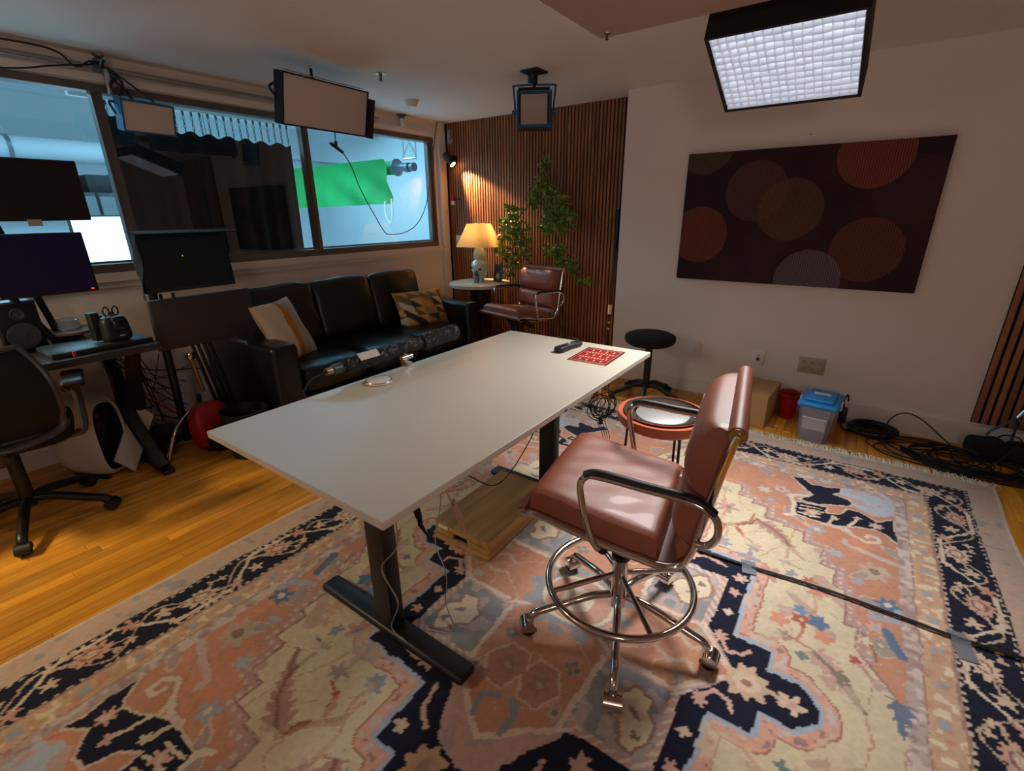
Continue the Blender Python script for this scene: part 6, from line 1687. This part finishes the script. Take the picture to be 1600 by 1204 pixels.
# PC tower: pale rounded shell with a black capsule front
pc = thing('computer_tower', 'white rounded computer tower with black capsule front under the desk', 'computer', (-3.30, 0.60, 0), math.radians(22))
M_PCW = mat('lunar_white', (206, 202, 196), 0.45)
def capsule(hw, hh, n=32):
    out = []
    for k in range(n):
        a = 2 * PI * k / n
        c_, s_ = math.cos(a), math.sin(a)
        q = (abs(c_) ** 2.6 + abs(s_) ** 4.0) ** (-1 / 3.2)
        out.append((hw * c_ * q, hh * s_ * q))
    return out
def loft(secs):
    V = []; F = []; n = len(secs[0][1])
    for x, sec in secs: V += [(x, y, z) for y, z in sec]
    for i in range(len(secs) - 1):
        for k in range(n): F.append((i * n + k, i * n + (k + 1) % n, (i + 1) * n + (k + 1) % n, (i + 1) * n + k))
    return V, F, n
def up(sec, zc): return [(y, z + zc) for y, z in sec]
V, F, n_ = loft([(-0.17, up(capsule(0.085, 0.17), 0.24)), (-0.15, up(capsule(0.11, 0.22), 0.235)), (-0.08, up(capsule(0.118, 0.235), 0.236)), (0.06, up(capsule(0.112, 0.232), 0.236)), (0.135, up(capsule(0.088, 0.212), 0.233)), (0.15, up(capsule(0.076, 0.198), 0.233)), (0.135, up(capsule(0.071, 0.193), 0.233))])
F.append(tuple(range(n_ - 1, -1, -1)))
obj('shell', MB().add(V, F, True), M_PCW, pc, sharp=60)
V, F, n_ = loft([(0.136, up(capsule(0.0705, 0.1925), 0.233)), (0.08, up(capsule(0.062, 0.18), 0.233))]); F.append(tuple(range(n_, 2 * n_)))
obj('front_recess', MB().add(V, F, True), mat('recess_black', (8, 8, 9), 0.35), pc)
obj('power_button', MB().blob((0.088, -0.01, 0.35), (0.012, 0.018, 0.022), 2, 4), M_GUN, pc)
obj('centre_rib', MB().rbox((0.085, -0.005, 0.22), (0.02, 0.045, 0.20), 0.008), M_BLACK, pc)
for s in (-1, 1): obj('foot', MB().rbox((0.0, s * 0.06, 0.004), (0.24, 0.03, 0.012), 0.003), M_BLACK, pc)
wp_ = thing('white_board', 'white panel leaning beside the computer tower', 'panel', (-3.13, 0.70, 0))
P0, a_, b_ = Vector((-3.13, 0.70, 0.004)), Vector((-0.11, 0.185, 0.255)), Vector((0.0, -0.075, 0.10))
n0 = a_.cross(b_).normalized() * 0.012
V = [P0 + q for q in (Vector(), a_, a_ + b_, b_)]; V += [q - n0 for q in V]
obj('board', MB().add(V, [(0, 1, 2, 3), (7, 6, 5, 4), (0, 4, 5, 1), (1, 5, 6, 2), (2, 6, 7, 3), (3, 7, 4, 0)]), M_PCW, wp_, world=True)
# bins, bag, chrome leg
tbn = thing('waste_bin', 'round black waste bin between the sofa and the desk', 'bin', (-2.82, 1.20, 0))
obj('bin_body', MB().lathe([(0, 0), (0.10, 0), (0.125, 0.28), (0.130, 0.285), (0.118, 0.285), (0.095, 0.01), (0, 0.01)], 28), M_BLACK, tbn)
rbg = thing('red_bag', 'dark red bag slumped on the floor behind the black bin', 'bag', (-3.05, 1.10, 0), 0.3)
def bagf(q): return Vector((q.x + 0.1 * math.sin(4 * q.y), q.y, q.z * (1 - 0.15 * abs(q.y)) + 0.08 * math.sin(6 * q.x)))
obj('bag_body', MB().blob((0, 0, 0.16), (0.15, 0.24, 0.30), 3, 9, fn=bagf), mat('dark_red_nylon', (150, 18, 32), 0.6, var=0.2, vscale=12), rbg)
obj('bag_trim', MB().blob((0.03, 0.01, 0.10), (0.14, 0.20, 0.20), 3, 8, fn=bagf), M_FABRIC, rbg)
chs = thing('chrome_stand', 'bent chrome stand leg at the edge of the oak floor', 'stand', (-3.10, 0.92, 0))
obj('chrome_leg', MB().tube(catmull([(-3.079, 0.842, 0.010), (-3.087, 0.88, 0.09), (-3.095, 0.93, 0.185), (-3.12, 0.99, 0.225), (-3.18, 1.06, 0.25), (-3.24, 1.12, 0.25)], 8), 0.011, 10), M_CHROME, chs, world=True)
obj('stand_riser', MB().cyl((-3.25, 1.13, 0.02), (-3.27, 1.15, 0.30), 0.012, n=10), M_BLACKM, chs, world=True)
trp = thing('folded_tripod', 'folded black tripod with brass column leaning by the sofa arm', 'tripod', (-3.33, 1.20, 0))
for k in range(4):
    obj('tripod_leg', MB().cyl((-3.30 + 0.012 * k, 1.19 + 0.028 * k, 0.62), (-3.26 + 0.015 * k, 1.27 + 0.03 * k, 0.012), 0.010, n=8), M_BLACKM, trp, world=True)
obj('brass_column', MB().cyl((-3.31, 1.17, 0.53), (-3.29, 1.19, 0.30), 0.011, n=10), mat('golden_brass', (206, 140, 60), 0.35, metal=0.8), trp, world=True)
obj('tripod_knob', MB().lathe([(0, -0.02), (0.026, -0.02), (0.03, 0.0), (0.024, 0.02), (0, 0.024)], 16, (-3.30, 1.165, 0.545)), M_CHROME, trp, world=True)
rnd = random.Random(9)
wt = thing('wire_tangle', 'tangle of black and red wires hanging behind the work desk', 'cables', (-3.42, 0.98, 0.35))
for k in range(22):
    a = (rnd.uniform(-3.5, -3.25), rnd.uniform(0.72, 1.0), rnd.uniform(0.45, 0.70)); b = (rnd.uniform(-3.5, -3.2), rnd.uniform(0.9, 1.22), rnd.uniform(0.05, 0.45))
    mid = tuple((p_ + q_) / 2 + rnd.uniform(-0.06, 0.06) for p_, q_ in zip(a, b)); mid = (mid[0], mid[1], mid[2] - rnd.uniform(0.0, 0.10))
    obj('wire', MB().tube(catmull([a, mid, b], 8), rnd.uniform(0.0022, 0.0045), 5), MATS['red_wire'] if 'red_wire' in MATS and k % 6 == 0 else (mat('red_wire', (150, 24, 30), 0.5) if k == 0 else M_RUBBER), wt, world=True)
for k in range(7):
    obj('wire', MB().tube(catmull([(-3.50, 0.55 + 0.01 * k, 0.42 + 0.02 * k), (-3.42, 0.70, 0.36 - 0.005 * k), (-3.32, 0.82, 0.38 - 0.015 * k), (-3.28, 0.86, 0.42)], 6), 0.004, 5), M_RUBBER, wt, world=True)
tg2 = thing('floor_clutter_bag', 'dark brown duffel bag on the floor behind the chrome stand leg', 'bag', (-3.34, 0.90, 0), 0.5)
obj('duffel', MB().blob((0, 0, 0.075), (0.16, 0.26, 0.15), 3, 8, fn=bagf), mat('brown_nylon', (52, 28, 26), 0.7, var=0.3, vscale=14), tg2)

# mesh office chair at the left edge
mc_ = thing('mesh_chair', 'black mesh-back swivel chair at the dark desk', 'chair', (-2.97, 0.25, 0), math.radians(167))
M_MESH = mat('mesh_back', (26, 25, 26), 0.85, bump=0.6, bscale=300)
M_CFR = mat('graphite_plastic', (64, 62, 66), 0.35)
V = []; F = []
nu, nv = 24, 22
for sg in (0, 1):
    for i in range(nu + 1):
        t = i / nu
        z = 0.50 + 0.37 * t
        hw_ = 0.235 * (1 - 0.25 * max(0, t - 0.45) ** 2 * 4) * (0.86 + 0.14 * min(1, t * 4))
        for j in range(nv + 1):
            v = -1 + 2 * j / nv
            x = -0.235 - 0.05 * (1 - v * v) - 0.05 * math.sin(t * PI) - 0.006 * sg
            V.append((x, v * hw_, z))
K = (nu + 1) * (nv + 1)
for s in (0, K):
    for i in range(nu):
        for j in range(nv):
            a = s + i * (nv + 1) + j; q = (a, a + 1, a + nv + 2, a + nv + 1)
            F.append(q if s else q[::-1])
bk = obj('backrest', MB().add(V, F, True), M_MESH, mc_)
fr = []
rimi = [(0, j) for j in range(nv + 1)] + [(i, nv) for i in range(1, nu + 1)] + [(nu, j) for j in range(nv - 1, -1, -1)] + [(i, 0) for i in range(nu - 1, 0, -1)]
obj('back_frame', MB().tube([V[i * (nv + 1) + j] for i, j in rimi], 0.013, 8, closed=True), M_CFR, bk)
obj('lower_rail', MB().tube(catmull([(-0.25, -0.22, 0.62), (-0.26, -0.215, 0.52), (-0.29, -0.12, 0.485), (-0.30, 0, 0.478), (-0.29, 0.12, 0.485), (-0.26, 0.215, 0.52), (-0.25, 0.22, 0.62)], 6), 0.021, 10, flat=0.7), M_CFR, bk)
obj('seat', MB().blob((0.0, 0, 0.455), (0.47, 0.48, 0.075), 5, 10), M_FABRIC, mc_)
obj('spine', MB().tube(catmull([(-0.05, 0, 0.40), (-0.2, 0, 0.40), (-0.29, 0, 0.46), (-0.31, 0, 0.60)], 6), 0.028, 10), M_CFR, mc_)
for s in (-1, 1):
    a_ = obj('armrest', MB().tube(catmull([(-0.10, s * 0.20, 0.42), (-0.12, s * 0.27, 0.44), (-0.10, s * 0.285, 0.56), (-0.08, s * 0.285, 0.645)], 6), 0.017, 8), M_CFR, mc_)
    obj('arm_pad', MB().rbox((-0.03, s * 0.285, 0.66), (0.25, 0.085, 0.032), 0.014, 3), M_BLACK, a_)
obj('gas_column', MB().cyl((0, 0, 0.09), (0, 0, 0.42), 0.027, n=16), M_BLACK, mc_)
obj('mechanism', MB().rbox((-0.02, 0, 0.41), (0.2, 0.14, 0.05), 0.012), M_BLACK, mc_)
office_base(mc_, 0.002, [a - math.radians(167) for a in np.radians([-18, 54, 126, 198, 270])], 0.30, 0.125, M_BLACKM, M_BLACK, M_BLACK, 0.020, 0.027)
